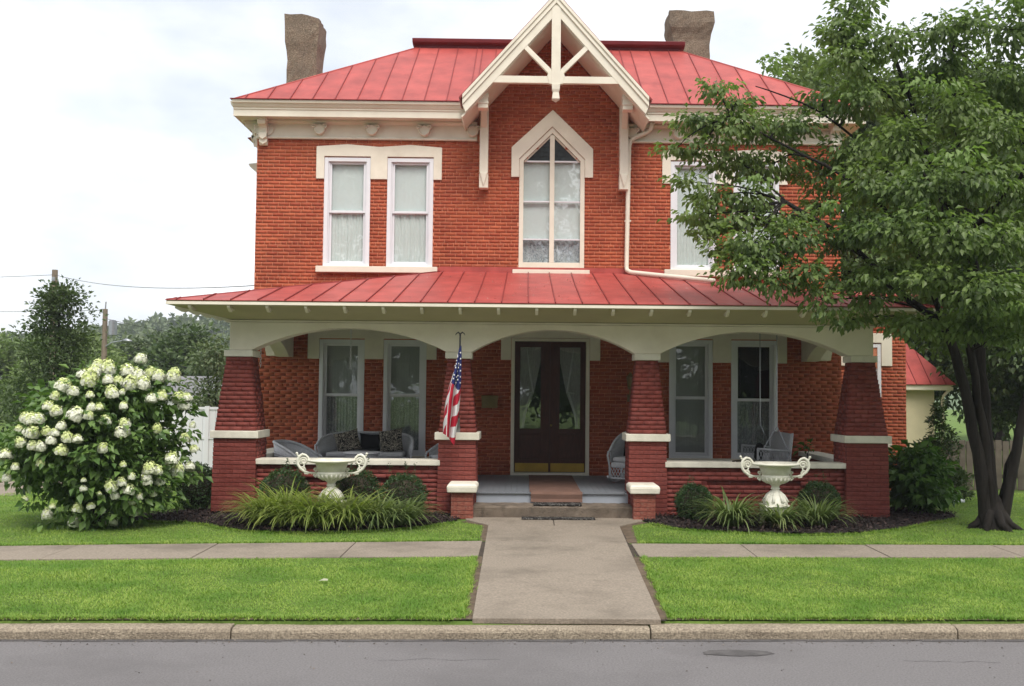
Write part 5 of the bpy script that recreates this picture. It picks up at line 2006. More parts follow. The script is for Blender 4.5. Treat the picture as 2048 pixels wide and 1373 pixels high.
# hydrangea with its flower heads
hy = empty('hydrangea', (-6.65, -4.6, 0.0), 'large panicle hydrangea covered in white and lime flower heads', 'shrub')
FLOW = [(0.64,0,2.34,0.092),(0.19,-0.37,2.25,0.084),(0.36,-0.44,2.19,0.104),(0.59,-0.33,2.16,0.105),(0.11,-0.66,2.09,0.103),(0.22,-0.72,2.03,0.117),(0.23,-0.58,2.14,0.089),(-0.09,-0.83,1.94,0.116),(0.45,-0.65,2.03,0.082),(0.58,-0.61,2.02,0.074),(0.71,-0.56,1.98,0.104),(0.84,-0.43,1.98,0.104),(0.74,-0.33,2.09,0.105),(0.78,0,2.14,0.086),(0.9,0,2.09,0.098),(1.12,0,2.1,0.108),(0.08,-0.89,1.87,0.081),(0.31,-0.89,1.83,0.058),(0.57,-0.79,1.85,0.093),(0.67,-0.72,1.87,0.044),(1,-0.53,1.78,0.083),(1.07,-0.33,1.81,0.084),(1.2,0,1.79,0.092),(1.32,0,1.79,0.086),(1.28,0,1.68,0.092),(-0.15,-0.92,1.81,0.063),(-0.2,-1,1.67,0.08),(-0.07,-1.04,1.61,0.086),(0.37,-0.98,1.66,0.063),(0.46,-0.95,1.66,0.063),(0.74,-0.83,1.68,0.058),(0.35,-1.03,1.55,0.072),(0.18,-1.06,1.55,0.108),(0.24,-1.04,1.59,0.051),(0.57,-1,1.48,0.08),(0.8,-0.91,1.44,0.081),(0.78,-0.95,1.33,0.101),(1.14,-0.66,1.37,0.065),(-0.49,-1.01,1.51,0.08),(-0.37,-1.05,1.49,0.109),(-0.29,-1.06,1.5,0.08),(-0.56,-1.03,1.37,0.057),(-0.35,-1.1,1.31,0.091),(-0.44,-1.07,1.33,0.063),(0.03,-1.11,1.41,0.071),(-0.15,-1.12,1.34,0.068),(-0.03,-1.13,1.32,0.068),(-0.5,-1.08,1.19,0.08),(-0.08,-1.14,1.22,0.074),(0.13,-1.14,1.26,0.08),(0.26,-1.12,1.24,0.071),(-0.33,-1.12,1.15,0.074),(-0.21,-1.14,1.14,0.074),(0.06,-1.15,1.09,0.085),(0.57,-1.06,1.12,0.071),(1.31,0,1.21,0.086),(1.41,0,1.4,0.049),(1.45,0,1.06,0.068),(-0.75,-0.98,1.01,0.092),(-0.6,-1.02,0.86,0.057),(-0.77,-0.9,0.7,0.064),(-0.22,-1.12,0.92,0.057),(1.29,-0.48,0.93,0.095),(1.3,-0.28,0.76,0.097),(1.39,0,0.8,0.077),(1.08,-0.72,0.83,0.102),(1.14,-0.65,0.79,0.088),(1.04,-0.72,0.72,0.073),(1.16,-0.54,0.64,0.071),(0.8,-0.94,0.9,0.046),(0.88,-0.84,0.73,0.052),(0.33,-1.06,0.7,0.04),(0.31,-1.01,0.58,0.052),(0.64,-0.92,0.6,0.087),(0.76,-0.88,0.65,0.072),(0.82,-0.79,0.54,0.093),(0.66,-0.84,0.48,0.064),(0.49,-0.93,0.51,0.035),(0.92,-0.64,0.44,0.053),(0.82,-0.65,0.37,0.059),(1.06,-0.51,0.47,0.053),(1.19,-0.28,0.5,0.054),(0.79,-0.48,0.21,0.074),(1.04,-0.69,0.66,0.073),(-0.28,-0.75,0.2,0.076),(0.17,-0.86,0.3,0.07),(0.35,-0.85,0.33,0.058),(0.5,-0.51,0.09,0.083),(0.04,-0.63,0.08,0.088),(-0.15,-0.89,0.33,0.043),(0.46,-0.74,0.25,0.041),(-0.54,-0.85,0.42,0.046)]
BOUGH = [(2.76,-4.20,6.35,0.30,0.22),(2.38,-4.20,6.54,0.16,0.13),(2.16,-4.20,6.07,0.37,0.15),(2.76,-4.20,5.97,0.56,0.27),(3.50,-4.00,6.03,0.49,0.24),(1.76,-4.30,5.61,0.19,0.06),(2.16,-4.20,5.63,0.34,0.15),(2.73,-4.00,5.51,0.42,0.24),(3.39,-3.80,5.53,0.54,0.29),(4.09,-3.80,5.38,0.38,0.31),(1.97,-4.40,5.08,0.24,0.11),(2.37,-4.30,4.91,0.37,0.24),(2.88,-4.20,4.86,0.37,0.27),(2.12,-4.40,4.59,0.24,0.21),(2.21,-4.40,4.35,0.19,0.18),(2.65,-4.40,4.52,0.37,0.16),(3.32,-4.40,4.53,0.41,0.15),(4.07,-4.00,4.80,0.30,0.21),(2.78,-4.80,4.09,0.47,0.23),(3.40,-4.80,4.17,0.50,0.26),(4.08,-4.60,4.28,0.40,0.29),(2.59,-5.00,3.70,0.32,0.23),(3.02,-5.00,3.52,0.32,0.25),(3.52,-5.00,3.67,0.32,0.24),(3.77,-5.00,3.28,0.25,0.23),(4.23,-4.80,3.60,0.39,0.27),(4.31,-4.40,7.42,0.33,0.33),(4.60,-4.20,7.84,0.41,0.22),(4.88,-4.60,7.17,0.44,0.36),(4.32,-4.60,6.86,0.40,0.25),(4.16,-4.00,6.54,0.38,0.26),(4.53,-4.40,6.35,0.55,0.33),(5.28,-4.00,6.71,0.64,0.42),(5.70,-4.50,6.95,0.44,0.37),(5.43,-5.00,7.22,0.16,0.32),(5.86,-5.00,7.30,0.35,0.32),(6.54,-4.80,7.31,0.39,0.39),(6.65,-4.40,6.69,0.55,0.41),(5.72,-4.80,6.11,0.61,0.39),(6.19,-5.20,5.64,0.52,0.38),(4.90,-5.00,5.60,0.53,0.35),(4.37,-4.40,5.59,0.48,0.29),(4.47,-5.00,4.95,0.53,0.32),(5.03,-5.40,4.87,0.59,0.38),(5.65,-5.60,4.91,0.58,0.37),(6.37,-5.40,4.82,0.41,0.45),(4.25,-5.20,4.33,0.45,0.27),(4.67,-5.60,4.20,0.51,0.31),(5.19,-6.00,4.08,0.56,0.36),(5.87,-6.00,4.02,0.49,0.36),(4.60,-5.40,3.67,0.45,0.29),(5.00,-5.80,3.49,0.50,0.30),(5.59,-6.00,3.34,0.56,0.33),(6.22,-5.80,3.23,0.33,0.37),(4.49,-5.00,3.30,0.35,0.18),(5.10,-5.00,2.97,0.39,0.21),(5.66,-5.20,2.96,0.38,0.18),(6.31,-5.60,2.70,0.27,0.24),(5.47,-3.40,3.29,0.47,0.31),(6.27,-3.40,3.45,0.63,0.47),(7.07,-3.40,3.30,0.55,0.47),(6.04,-3.00,4.47,0.73,0.56),(6.95,-3.00,4.97,0.73,0.64),(5.47,-3.00,5.12,0.64,0.48),(6.47,-3.00,5.95,0.81,0.56),(7.38,-3.00,6.63,0.64,0.64),(7.50,-4.50,6.74,0.59,0.59),(7.22,-5.00,5.34,0.64,0.57),(7.17,-5.20,4.15,0.63,0.56),(7.18,-5.00,3.17,0.57,0.42),(8.20,-4.00,4.96,0.61,0.68),(7.17,-4.60,7.61,0.44,0.36),(4.29,-4.60,3.03,0.29,0.15),(5.85,-5.40,2.85,0.41,0.21),(7.02,-4.00,3.02,0.38,0.30),(5.94,-3.80,2.79,0.34,0.17),(2.90,-4.90,3.86,0.36,0.19),(2.46,-4.60,4.04,0.29,0.17)]

hb = []
for i in range(90):
    d = unit(rng.normal(size=(1, 3)))[0]
    r = 0.55 + 0.45 * rng.random()
    z = 1.15 + d[2] * 1.0 * r
    hb.append((d[0] * 1.0 * r * (1.0 if z > .5 else .8), d[1] * 1.0 * r, max(0.18, z), 0.24, 0.26, 0.20))
for (x, y, z, r) in FLOW:
    hb.append((x * .90, y * .9 + .08, z - r * 1.15, 0.14, 0.14, 0.11))
npmesh('foliage', *spray_leaves(hb, 620, 0.135, clump=10, droop=0.45, spread=0.10, shell=0.5, wr=0.58), 'hydrangea_leaf', hy)
b = MB()
for i in range(16):
    a = 2 * PI * i / 16
    r = random.uniform(.4, 1.0)
    b.tube([(0.12 * math.cos(a), 0.12 * math.sin(a), 0), (0.5 * r * math.cos(a), 0.45 * r * math.sin(a), 0.7), (1.0 * r * math.cos(a), 0.8 * r * math.sin(a), 1.3 + .4 * random.random())], [0.022, 0.014, 0.006], 6)
b.build('stems', 'twig', hy)
heads = []
for k in range(8):
    n = 420
    d = unit(rng.normal(size=(n, 3)))
    d[:, 2] = np.abs(d[:, 2]) * 1.1 - 0.45
    d = unit(d)
    lump = 1 + 0.22 * np.sin(d[:, 0] * 6 + k) * np.sin(d[:, 1] * 6 + 2 * k) * np.cos(d[:, 2] * 5 + k)
    cone = np.where(d[:, 2] > 0, 1.15, 0.85)
    P = d * lump[:, None] * np.array([1, 1, 1.0]) * (0.86 + .16 * rng.random(n))[:, None]
    P[:, 2] *= cone
    Dn = unit(np.cross(d, rng.normal(size=d.shape)))
    L = 0.30 + 0.14 * rng.random(n)
    V, F = leaf_arrays(P - Dn * 0.15, Dn, d, L, L * 0.95, 0.15, 0.1)
    th = np.linspace(0, 2 * PI, 13)[:-1]
    cvv = [(0.7 * math.sin(q) * math.cos(t_), 0.7 * math.sin(q) * math.sin(t_), 0.76 * math.cos(q) - (0.12 if q > 1.6 else 0)) for q in (0.05, .5, 1.0, 1.5, 2.0) for t_ in th]
    cf = [(a * 12 + j, a * 12 + (j + 1) % 12, (a + 1) * 12 + (j + 1) % 12) for a in range(4) for j in range(12)] + [(a * 12 + j, (a + 1) * 12 + (j + 1) % 12, (a + 1) * 12 + j) for a in range(4) for j in range(12)]
    V, F = join_arr([(V, F), (np.array(cvv), np.array(cf))])
    me_o = npmesh('flower_head', V, F, ['floret', 'floret_lime'], hy, mi=(np.repeat((P[:, 2] + rng.normal(size=n) * .25 > (0.8, 0.1, 0.4, 0.5, 0.9, -0.05, 0.55, 0.3)[k]).astype(int), 2).tolist() + [0] * len(cf)))
    heads.append(me_o)
for i, (x, y, z, r) in enumerate(FLOW):
    o = heads[i] if i < 8 else link('flower_head', heads[i % 8].data, hy)
    o.location = (x, y - 0.05, z)
    o.scale = (r * .92, r * .92, r * 1.05 * random.uniform(.9, 1.2))
    o.rotation_euler = (random.uniform(-.5, .2), random.uniform(-.3, .3), random.uniform(0, 6))


# ------------------------------------------------------------------ trees
def limb(b, pts, r0, r1, n=8, wob=0.03):
    P = [Vector(p) for p in pts]
    out = []
    for i in range(len(P) - 1):
        for k in range(4):
            t = k / 4
            a = P[max(i - 1, 0)]
            d = P[min(i + 2, len(P) - 1)]
            p, q = P[i], P[i + 1]
            v = 0.5 * ((2 * p) + (-a + q) * t + (2 * a - 5 * p + 4 * q - d) * t * t + (-a + 3 * p - 3 * q + d) * t ** 3)
            out.append(v + Vector((random.uniform(-wob, wob), random.uniform(-wob, wob), 0)) * (1 if i + k else 0))
    out.append(P[-1])
    m = len(out)
    b.tube(out, [r0 + (r1 - r0) * (i / (m - 1)) ** 0.8 for i in range(m)], n)
    return out


dt = empty('dogwood_tree', (6.42, -4.5, 0), 'large leafy multi trunk tree at the right, its boughs reaching across the porch roof', 'tree')
b = MB()
O = Vector((6.42, -4.5, 0))
stems = [[(6.33, -4.5, -.05), (6.18, -4.52, 1.1), (5.93, -4.55, 2.3), (5.62, -4.6, 3.0), (5.05, -4.5, 3.45), (4.3, -4.5, 4.2), (3.4, -4.4, 4.8)],
         [(6.46, -4.42, -.05), (6.36, -4.4, 1.5), (6.30, -4.3, 3.0), (6.24, -4.3, 4.4), (6.0, -4.3, 6.0), (5.9, -4.4, 7.4)],
         [(6.43, -4.52, 0.0), (6.30, -4.52, 1.2), (6.10, -4.5, 2.6), (5.85, -4.4, 4.4), (5.4, -4.4, 6.0), (5.0, -4.4, 7.2)],
         [(6.54, -4.5, 0.0), (6.80, -4.6, 1.5), (7.0, -4.7, 2.5), (7.25, -4.8, 4.1), (7.4, -4.8, 6)],
         [(6.50, -4.46, 0.0), (6.74, -4.3, 0.9), (7.2, -4.2, 1.9), (7.8, -4.2, 3.4)],
         [(5.75, -4.58, 2.75), (5.2, -4.9, 3.9), (4.4, -4.9, 4.9), (3.4, -4.5, 5.6), (2.6, -4.3, 6.1)],
         [(5.95, -4.4, 4.0), (5.0, -4.4, 5.2), (4.0, -4.2, 6.2), (3.0, -4.2, 6.6)],
         [(5.4, -4.4, 5.9), (4.6, -4.3, 6.9), (4.2, -4.4, 7.5)], [(6.24, -4.3, 4.4), (6.8, -5.2, 5.4), (7.0, -5.4, 6.3)], [(6.3, -4.3, 3.0), (5.6, -5.4, 4.2), (5.0, -5.6, 5.0)]]
radii = [(0.105, 0.03), (0.115, 0.03), (0.085, 0.025), (0.085, 0.03), (0.055, 0.02), (0.05, 0.01), (0.035, 0.008), (0.03, 0.008), (0.07, 0.015), (0.07, 0.015)]
tips = []
for st_, (r0, r1) in zip(stems, radii):
    tips += limb(b, [Vector(p) - O for p in st_], r0, r1, 9, 0.02)
b.lathe([(0.30, -0.05), (0.25, 0.03), (0.205, 0.10), (0.17, 0.24), (0.10, 0.42), (0.02, 0.55)], (0.02, 0.02, 0), 14)
for i in range(7):
    a = 2 * PI * i / 7 + .3
    b.tube([(0.10 * math.cos(a), 0.10 * math.sin(a), 0.25), (0.22 * math.cos(a), 0.22 * math.sin(a), 0.07), (0.40 * math.cos(a + .15), 0.40 * math.sin(a + .15), -0.03)], [0.07, 0.06, 0.03], 7)
b.build('trunk', 'bark', dt, smooth=True)
b = MB()
blobs = []
for (x, y, z) in ((6.6, -2.6, 3.7), (7.6, -2.8, 3.6), (8.5, -3.2, 3.9), (7.0, -1.9, 4.6), (8.0, -2.0, 4.8), (9.0, -3.6, 5.0), (6.3, -2.2, 5.6), (7.4, -2.2, 6.2), (8.4, -3.0, 6.3), (7.0, -3.0, 7.2), (8.0, -4.0, 7.2), (8.9, -4.8, 4.4), (8.8, -5.4, 5.8), (7.6, -6.0, 6.6), (4.25, -4.4, 7.35)):
    BOUGH.append((x, y, z, .65, .42) if x > 5 else (x, y, z, .38, .2))
for (x, y, z, rx, rz) in BOUGH:
    c = Vector((x, y, z)) - O
    near = min(tips, key=lambda p: (p - c).length + (0.6 if p.z > c.z else 0))
    limb(b, [near, near.lerp(c, 0.5) + Vector((0, 0, 0.08)), c], 0.022, 0.006, 5, 0.02)
    for k in range(5):
        e = c + Vector((random.uniform(-1, 1) * rx, random.uniform(-.4, .4), random.uniform(-.7, .8) * rz))
        b.tube([c, c.lerp(e, .5) + Vector((0, 0, .03)), e], [0.006, 0.004, 0.002], 4)
    blobs.append((c.x, c.y, c.z, rx * .95, max(0.3, min(0.6, rx)), rz * .95))
tag(b.build('branches', 'bark', dt), kind='stuff')
npmesh('crown', *spray_leaves(blobs, 1150, 0.11, clump=16, flat=0.30, droop=0.75, spread=0.115, shell=0.45, wr=0.58), 'dogwood_leaf', dt)
br = []
for (x, y, z, rx, rz) in ((6.10, -6.1, 3.12, .36, .10), (4.98, -5.4, 4.45, .28, .10), (2.95, -4.6, 5.1, .2, .08), (5.4, -5.9, 5.2, .3, .12), (6.5, -6.2, 4.3, .3, .12), (4.0, -5.2, 4.6, .25, .1), (3.2, -4.4, 6.9, .25, .08), (6.6, -5.3, 7.6, .3, .1), (5.2, -5.4, 6.3, .35, .1), (2.35, -4.4, 6.55, .25, .06)):
    br.append((x - O.x, y - O.y, z - O.z, rx, .3, rz))
npmesh('young_leaves', *spray_leaves(br, 620, 0.11, clump=14, flat=0.3, droop=0.8, spread=0.09), 'dogwood_bright', dt)


def tree(name, loc, label, blobs, trunk_h, r, m, ln, dens, group=None, clump=10, spread=0.25, droop=0.2, cat='tree', wr=0.6, flat=.6):
    t = empty(name, loc, label, cat, group)
    npmesh('crown', *spray_leaves(blobs, dens, ln, clump=clump, spread=spread, droop=droop, wr=wr, flat=flat), m, t)
    b = MB()
    top = max(q[2] for q in blobs)
    limb(b, [(0, 0, -0.05), (0.05, 0, trunk_h * .6), (0, 0.05, trunk_h), (0.02, 0, max(trunk_h + .2, top * .85))], r, r * .25, 8)
    for q in blobs[::2]:
        limb(b, [(0, 0, trunk_h * .8), (q[0] * .5, q[1] * .5, (trunk_h * .8 + q[2]) * .5), q[:3]], r * .3, r * .06, 5)
    b.build('trunk', 'bark', t)
    return t


def ball(rx, ry, z0, z1, n, br, seed):
    r = random.Random(seed)
    out = []
    for i in range(n):
        a = r.uniform(0, 2 * PI)
        u = r.uniform(-1, 1)
        k = r.uniform(.45, 1) ** .5
        s = math.sqrt(1 - u * u)
        f = r.uniform(.75, 1.25)
        out.append((rx * s * math.cos(a) * k, ry * s * math.sin(a) * k, (z0 + z1) / 2 + (z1 - z0) / 2 * u * k, br * f, br * f, br * f * .8))
    return out


# small pyramidal dark tree behind the hydrangea
pb = []
rr_ = random.Random(5)
for i in range(70):
    z = 0.5 + 4.1 * rr_.random() ** 1.2
    w = 1.75 * max(0.12, 1 - (z / 4.9) ** 1.5)
    a = rr_.uniform(0, 2 * PI)
    k = rr_.random() ** .5
    pb.append((w * k * math.cos(a), w * k * math.sin(a), z, .34, .34, .36))
pb += [(0.05, 0, 4.75, .12, .12, .3), (0.55, .1, 4.35, .12, .12, .3), (-.5, 0, 4.2, .15, .15, .35), (.95, 0, 3.9, .15, .15, .3), (-1.1, 0, 3.4, .15, .15, .35)]
tree('pear_tree', (-13.4, 9.0, 0), 'dark leafy pyramidal tree behind the hydrangea at the far left', pb, 1.0, 0.10, 'dark_leaf', 0.12, 420, clump=9, spread=0.16, droop=-.3)
tree('small_tree', (-8.55, 7.4, 0), 'slim pale green tree beside the corner pillar, behind the white fence', [(q[0], q[1], q[2], .3, .3, .4) for q in ball(.6, .6, 1.4, 3.0, 22, .3, 3)], 1.2, 0.06, 'pale_leaf', 0.11, 420, spread=0.15)
GT = 'trees behind the street on the left'
tree('round_tree', (-17.5, 32, -1.6), 'dark round tree in the distance just left of the corner pillar', ball(2.0, 2.2, 0.8, 6.0, 46, .85, 11), 1.8, 0.25, 'dark_leaf', 0.30, 190, GT, spread=.35)
tree('round_tree', (-14.3, 36, -1.9), 'lighter green tree half behind the corner pillar', ball(2.3, 2.4, 1, 5.4, 36, .95, 12), 1.8, 0.25, 'tree_leaf', 0.30, 170, GT, spread=.35)
tree('round_tree', (-23.4, 34, -2.2), 'mid green tree behind the pole with the street lamp', ball(3.4, 2.4, 1, 6.0, 46, 1.0, 13), 1.8, 0.25, 'tree_leaf', 0.30, 170, GT, spread=.35)
tree('round_tree', (-28.5, 40, -1.8), 'green tree rising behind the dark pyramidal tree at far left', ball(3.8, 2.4, 1, 7.2, 46, 1.1, 14), 1.8, 0.25, 'tree_leaf', 0.32, 150, GT, spread=.35)
tree('round_tree', (-26, 52, -3.0), 'olive green tree between the two utility poles', ball(5.0, 3, 1, 8.0, 46, 1.3, 15), 1.8, 0.25, 'far_leaf', 0.4, 110, GT, spread=.45)
tree('round_tree', (-33.5, 46, -0.5), 'leafy tree cut by the left edge of the photo', ball(4.0, 3, 1, 5.0, 36, 1.2, 16), 1.8, 0.25, 'far_leaf', 0.4, 110, GT, spread=.45)
# background right
GQ = 'big trees behind the house on the right'
tree('maple_tree', (9.9, 15, 0), 'tall green tree behind the roof corner at the right', ball(2.6, 2.5, 5.0, 13.4, 70, 1.0, 21), 6, 0.28, 'tree_leaf', 0.24, 210, GQ, spread=.3)
tree('maple_tree', (16.5, 17, 0), 'big tree filling the gap behind the dogwood crown', ball(3.8, 2.5, 3.0, 13.5, 60, 1.2, 22), 3, 0.3, 'dark_leaf', 0.28, 190, GQ, spread=.35)
tree('maple_tree', (13.5, 19, 0), 'low dark tree above the red roofed outbuilding', ball(3.4, 2.5, 1.5, 8.0, 54, 1.1, 23), 2.5, 0.25, 'dark_leaf', 0.28, 190, GQ, spread=.35)
tree('maple_tree', (14.6, 9.5, 0), 'dark tree behind the plank fence at the right edge', ball(2.6, 2.0, 1.0, 6.5, 50, .9, 24), 1.8, 0.2, 'dark_leaf', 0.2, 240, GQ, spread=.28)
tree('maple_tree', (20.5, 22, 0), 'distant tree at the right edge behind the trunks', ball(4, 3, 1.0, 12, 60, 1.3, 25), 2.5, 0.3, 'dark_leaf', 0.3, 170, GQ, spread=.35)

# shrubs right of the porch
cb = []
for i in range(64):
    z = 0.10 + 1.6 * rr_.random() ** 1.15
    w = 0.62 * (1 - z / 1.80) ** 1.1 + .02
    a = rr_.uniform(0, 2 * PI)
    cb.append((w * math.cos(a) * rr_.uniform(.4, 1.1), w * math.sin(a) * rr_.uniform(.4, 1), z, .04 + .11 * (1 - z / 1.75), .04 + .11 * (1 - z / 1.75), .08))
cb += [(0, 0, 1.75, .05, .05, .14), (0, 0, 1.6, .09, .09, .12)]
tree('young_evergreen', (7.25, -0.5, 0), 'young dark conical evergreen between the porch and the tree', cb, 0.3, 0.03, 'dark_leaf', 0.07, 3000, clump=9, spread=.045, cat='shrub', droop=-.3)
tree('leafy_shrub', (5.98, -2.75, 0), 'low broad leaved green shrub against the right corner pillar', [(q[0], q[1], q[2], .2, .2, .16) for q in ball(.46, .5, 0.1, 1.08, 40, .2, 31)], .4, 0.03, 'fern', 0.15, 560, clump=9, spread=.08, cat='shrub', droop=.5)
tree('porch_fern', (4.6, -1.2, FL), 'green fern poking above the right side knee wall', [(0, 0, .62, .16, .16, .10)], .4, 0.02, 'fern', 0.12, 500, clump=9, spread=.06, cat='plant')

# ------------------------------------------------------------------ back right: outbuilding, fence, dish, splash pipe
gb = empty('outbuilding', (0, 0, 0), 'cream outbuilding with red metal roof behind the right corner of the house', 'building')
MB().box(5.5, 11.35, 10.0, 15, 0, 2.1).build('wall', 'siding', gb)
b = MB()
for x in (8.3, 9.5, 10.55, 11.36):
    b.box(x - .02, x + .02, 9.985, 10.0, 0, 2.1)
b.build('siding_batten', 'siding', gb)
MB().box(5.3, 11.85, 9.75, 9.87, 2.08, 2.24).build('gutter', 'cream', gb, bevel=.02)
MB().tube([(11.75, 9.8, 2.1), (11.6, 9.93, 1.9), (11.6, 9.93, 0.1)], 0.05, 8).build('downpipe', 'cream', gb, smooth=True)
rf_ = MB().add([(5.3, 9.7, 2.24), (11.9, 9.7, 2.24), (11.9, 15.2, 2.24), (5.3, 15.2, 2.24), (6.5, 12.4, 4.6), (10.2, 12.4, 4.6)], [(0, 1, 5, 4), (1, 2, 5), (2, 3, 4, 5), (3, 0, 4), (0, 3, 2, 1)]).build('roof', 'roof_red', gb)
panels(rf_, (5.3, 9.7, 2.245), (11.9, 9.7, 2.245), (6.5, 12.4, 4.605), (10.2, 12.4, 4.605), 0.42)
fn = empty('plank_fence', (9.0, 1.4, 0), 'weathered grey plank fence behind the tree trunks', 'fence')
fp = None
for i in range(46):
    x = -0.8 + i * 0.15
    if fp is None:
        fp = MB().box(-0.066, 0.066, 0, 0.02, 0.02, 1.02).build('plank', 'grey_plank', fn, (x, 0, 0), bevel=.004)
        o = fp
    else:
        o = fp.copy()
        COL.objects.link(o)
    o.location = (x, random.uniform(-.006, .006), random.uniform(-.02, .02))
for z in (0.25, 0.85):
    MB().box(-0.9, 6.0, 0.027, 0.07, z, z + .08).build('fence_rail', 'grey_plank', fn)
ds = empty('satellite_dish', (9.72, 0.8, 0), 'grey satellite dish standing by the plank fence', 'satellite dish')
b = MB().lathe([(0.001, 0.0), (0.12, 0.012), (0.22, 0.045), (0.27, 0.07), (0.272, 0.078), (0.22, 0.055), (0.12, 0.022), (0.001, 0.01)], n=24)
o = b.build('dish', 'steel', ds, (0, -0.05, 1.08), smooth=True)
o.rotation_euler = (rad(72), 0, rad(12))
MB().tube([(0, 0.05, 0), (0, 0.05, 1.05), (0, -.03, 1.08)], 0.025, 8).build('mast', 'steel', ds)
MB().tube([(0, -0.06, 0.9), (0, -0.42, 0.98)], 0.012, 6).build('feed_arm', 'steel', ds)
o = MB().tube([(7.0, -0.9, 0.06), (7.5, -1.0, 0.03)], 0.035, 8).build('splash_pipe', 'vinyl', smooth=True)
tag(o, 'white drain pipe end lying on the lawn beside the evergreen', 'pipe')

# ------------------------------------------------------------------ back left: white fence, shed roof, poles, wires, hill
vf = empty('vinyl_fence', (0, 5.0, 0), 'tall white panel fence between the hydrangea and the corner pillar', 'fence')
for i in range(9):
    x = -9.0 + i * 0.3
    MB().box(x + .003, x + 0.297, 0, 0.03, 0.06, 1.46).build('panel', 'vinyl', vf)
for z in (0.03, 0.75, 1.45):
    MB().box(-9.02, -6.28, -0.02, 0.05, z, z + .06).build('rail', 'vinyl', vf)
for x in (-9.05, -8.0, -6.9):
    MB().box(x - .05, x + .05, -0.03, 0.06, 0, 1.53).build('post', 'vinyl', vf)
sh = empty('shed', (-10.0, 12.5, 0), 'small shed with grey shingle roof behind the white fence', 'shed')
MB().box(-1.6, 1.6, 0, 2.2, 0, 1.7).build('wall', 'vinyl', sh)
MB().prism([(-0.15, 1.68), (1.1, 2.35), (2.35, 1.68)], -1.75, 1.75, 'x').build('roof', 'shingle', sh)
hs_ = empty('white_house', (-24.6, 14, -0.6), 'white walled house glimpsed at the left edge behind the dark tree', 'house')
MB().box(-4, 4.3, 0, 5, 0, 2.9).build('wall', 'vinyl', hs_)
MB().prism([(-0.3, 2.85), (2.5, 4.4), (5.3, 2.85)], -4.2, 4.5, 'x').build('roof', 'shingle', hs_)
for x in (-2.5, 0, 2.5):
    wi = MB().box(x - .45, x + .45, -0.03, 0.02, 1.0, 2.2).build('window', 'white_paint', hs_)
    MB().box(x - .38, x + .38, -0.04, -0.025, 1.07, 2.13).build('pane', 'lead_glass', wi)
dv = MB().add([(-30, -1.5, .006), (-9.6, -1.0, .006), (-9.7, 1.8, .006), (-30, 2.2, .006)], [(0, 1, 2, 3)])
tag(dv.build('driveway', 'concrete'), kind='structure')


def upole(loc, h, label, lamp):
    t = empty('utility_pole', loc, label, 'utility pole')
    MB().tube([(0, 0, 0), (0, 0, h)], [0.16, 0.11], 10).build('post', 'pole_wood', t)
    if lamp:
        MB().lathe([(0.001, 0), (0.2, 0), (0.2, 0.65), (0.12, 0.72), (0.001, 0.72)], (0.42, -.1, h - 1.25), 14).build('transformer', 'steel', t)
        MB().tube([(0, -.05, h - 1.85), (0.4, -.1, h - 1.62), (1.0, -.2, h - 1.52)], 0.035, 8).build('lamp_arm', 'steel', t)
        MB().tube([(0.95, -.2, h - 1.52), (1.12, -.22, h - 1.52), (1.4, -.25, h - 1.56)], [0.05, 0.11, 0.05], 8).build('lamp_head', 'steel', t, smooth=True)
        MB().tube([(0, 0, h), (0.02, 0, h + .35)], 0.03, 6).build('insulator', 'steel', t)
    else:
        MB().box(-.06, .06, -.14, .14, h - .45, h - .3).build('insulator', 'steel', t)
    return t


upole((-19.5, 22, 0), 6.7, 'bare wooden utility pole rising above the dark pyramidal tree', False)
upole((-20.7, 30, 0), 5.75, 'farther utility pole with transformer and street lamp', True)


def wire(p, q, sag, label, r=0.016):
    p, q = Vector(p), Vector(q)
    pts = []
    for i in range(21):
        t = i / 20
        v = p.lerp(q, t)
        v.z -= sag * 4 * t * (1 - t)
        pts.append(v)
    return tag(MB().tube(pts, r, 5).build('overhead_wire', 'black_metal'), label, 'wire')


wire((-19.5, 22, 6.5), (-5.72, 1.2, 4.05), 0.25, 'wire sagging from the near utility pole to the porch roof', 0.009)
wire((-19.5, 22, 6.5), (-45, 24, 6.9), 0.4, 'wire running left from the near utility pole out of the photo', 0.009)
wire((-20.7, 30, 5.3), (-10, 24, 4.0), 0.3, 'high wire from the farther pole towards the house', 0.010)
wire((-20.7, 30, 3.9), (-8, 26, 1.8), 0.25, 'lower wire from the farther pole crossing the round tree', 0.012)
wire((-20.7, 30, 3.4), (-8, 26, 1.1), 0.25, 'lowest wire from the farther pole crossing the round tree', 0.012)
wire((-20.7, 30, 5.7), (-50, 30, 6.6), 0.5, 'wire running left from the farther pole', 0.010)
# wooded hill
hx = np.linspace(-420, 420, 85)
hyy = np.linspace(120, 420, 24)
X, Yg = np.meshgrid(hx, hyy)
Zg = 29 * np.exp(-((Yg - 260) / 75) ** 2) * (0.75 + 0.25 * np.sin(X * 0.021 + 0.6) + 0.12 * np.sin(X * .055)) - 1.0
V = np.stack([X, Yg, Zg], -1).reshape(-1, 3)
F = [(j * 85 + i, j * 85 + i + 1, (j + 1) * 85 + i + 1, (j + 1) * 85 + i) for j in range(23) for i in range(84)]
tag(npmesh('hill', V, np.array(F), 'hill_green', smooth=True), kind='structure')
n = 1500
x = rng.uniform(-190, 10, n)
y = rng.uniform(125, 270, n)
z = 29 * np.exp(-((y - 260) / 75) ** 2) * (0.75 + 0.25 * np.sin(x * 0.021 + 0.6) + 0.12 * np.sin(x * .055)) - 1.0
wb = [(a, c, d + 1.2, s, s, s * .9) for a, c, d, s in zip(x, y, z, rng.uniform(1.6, 3.2, n))]
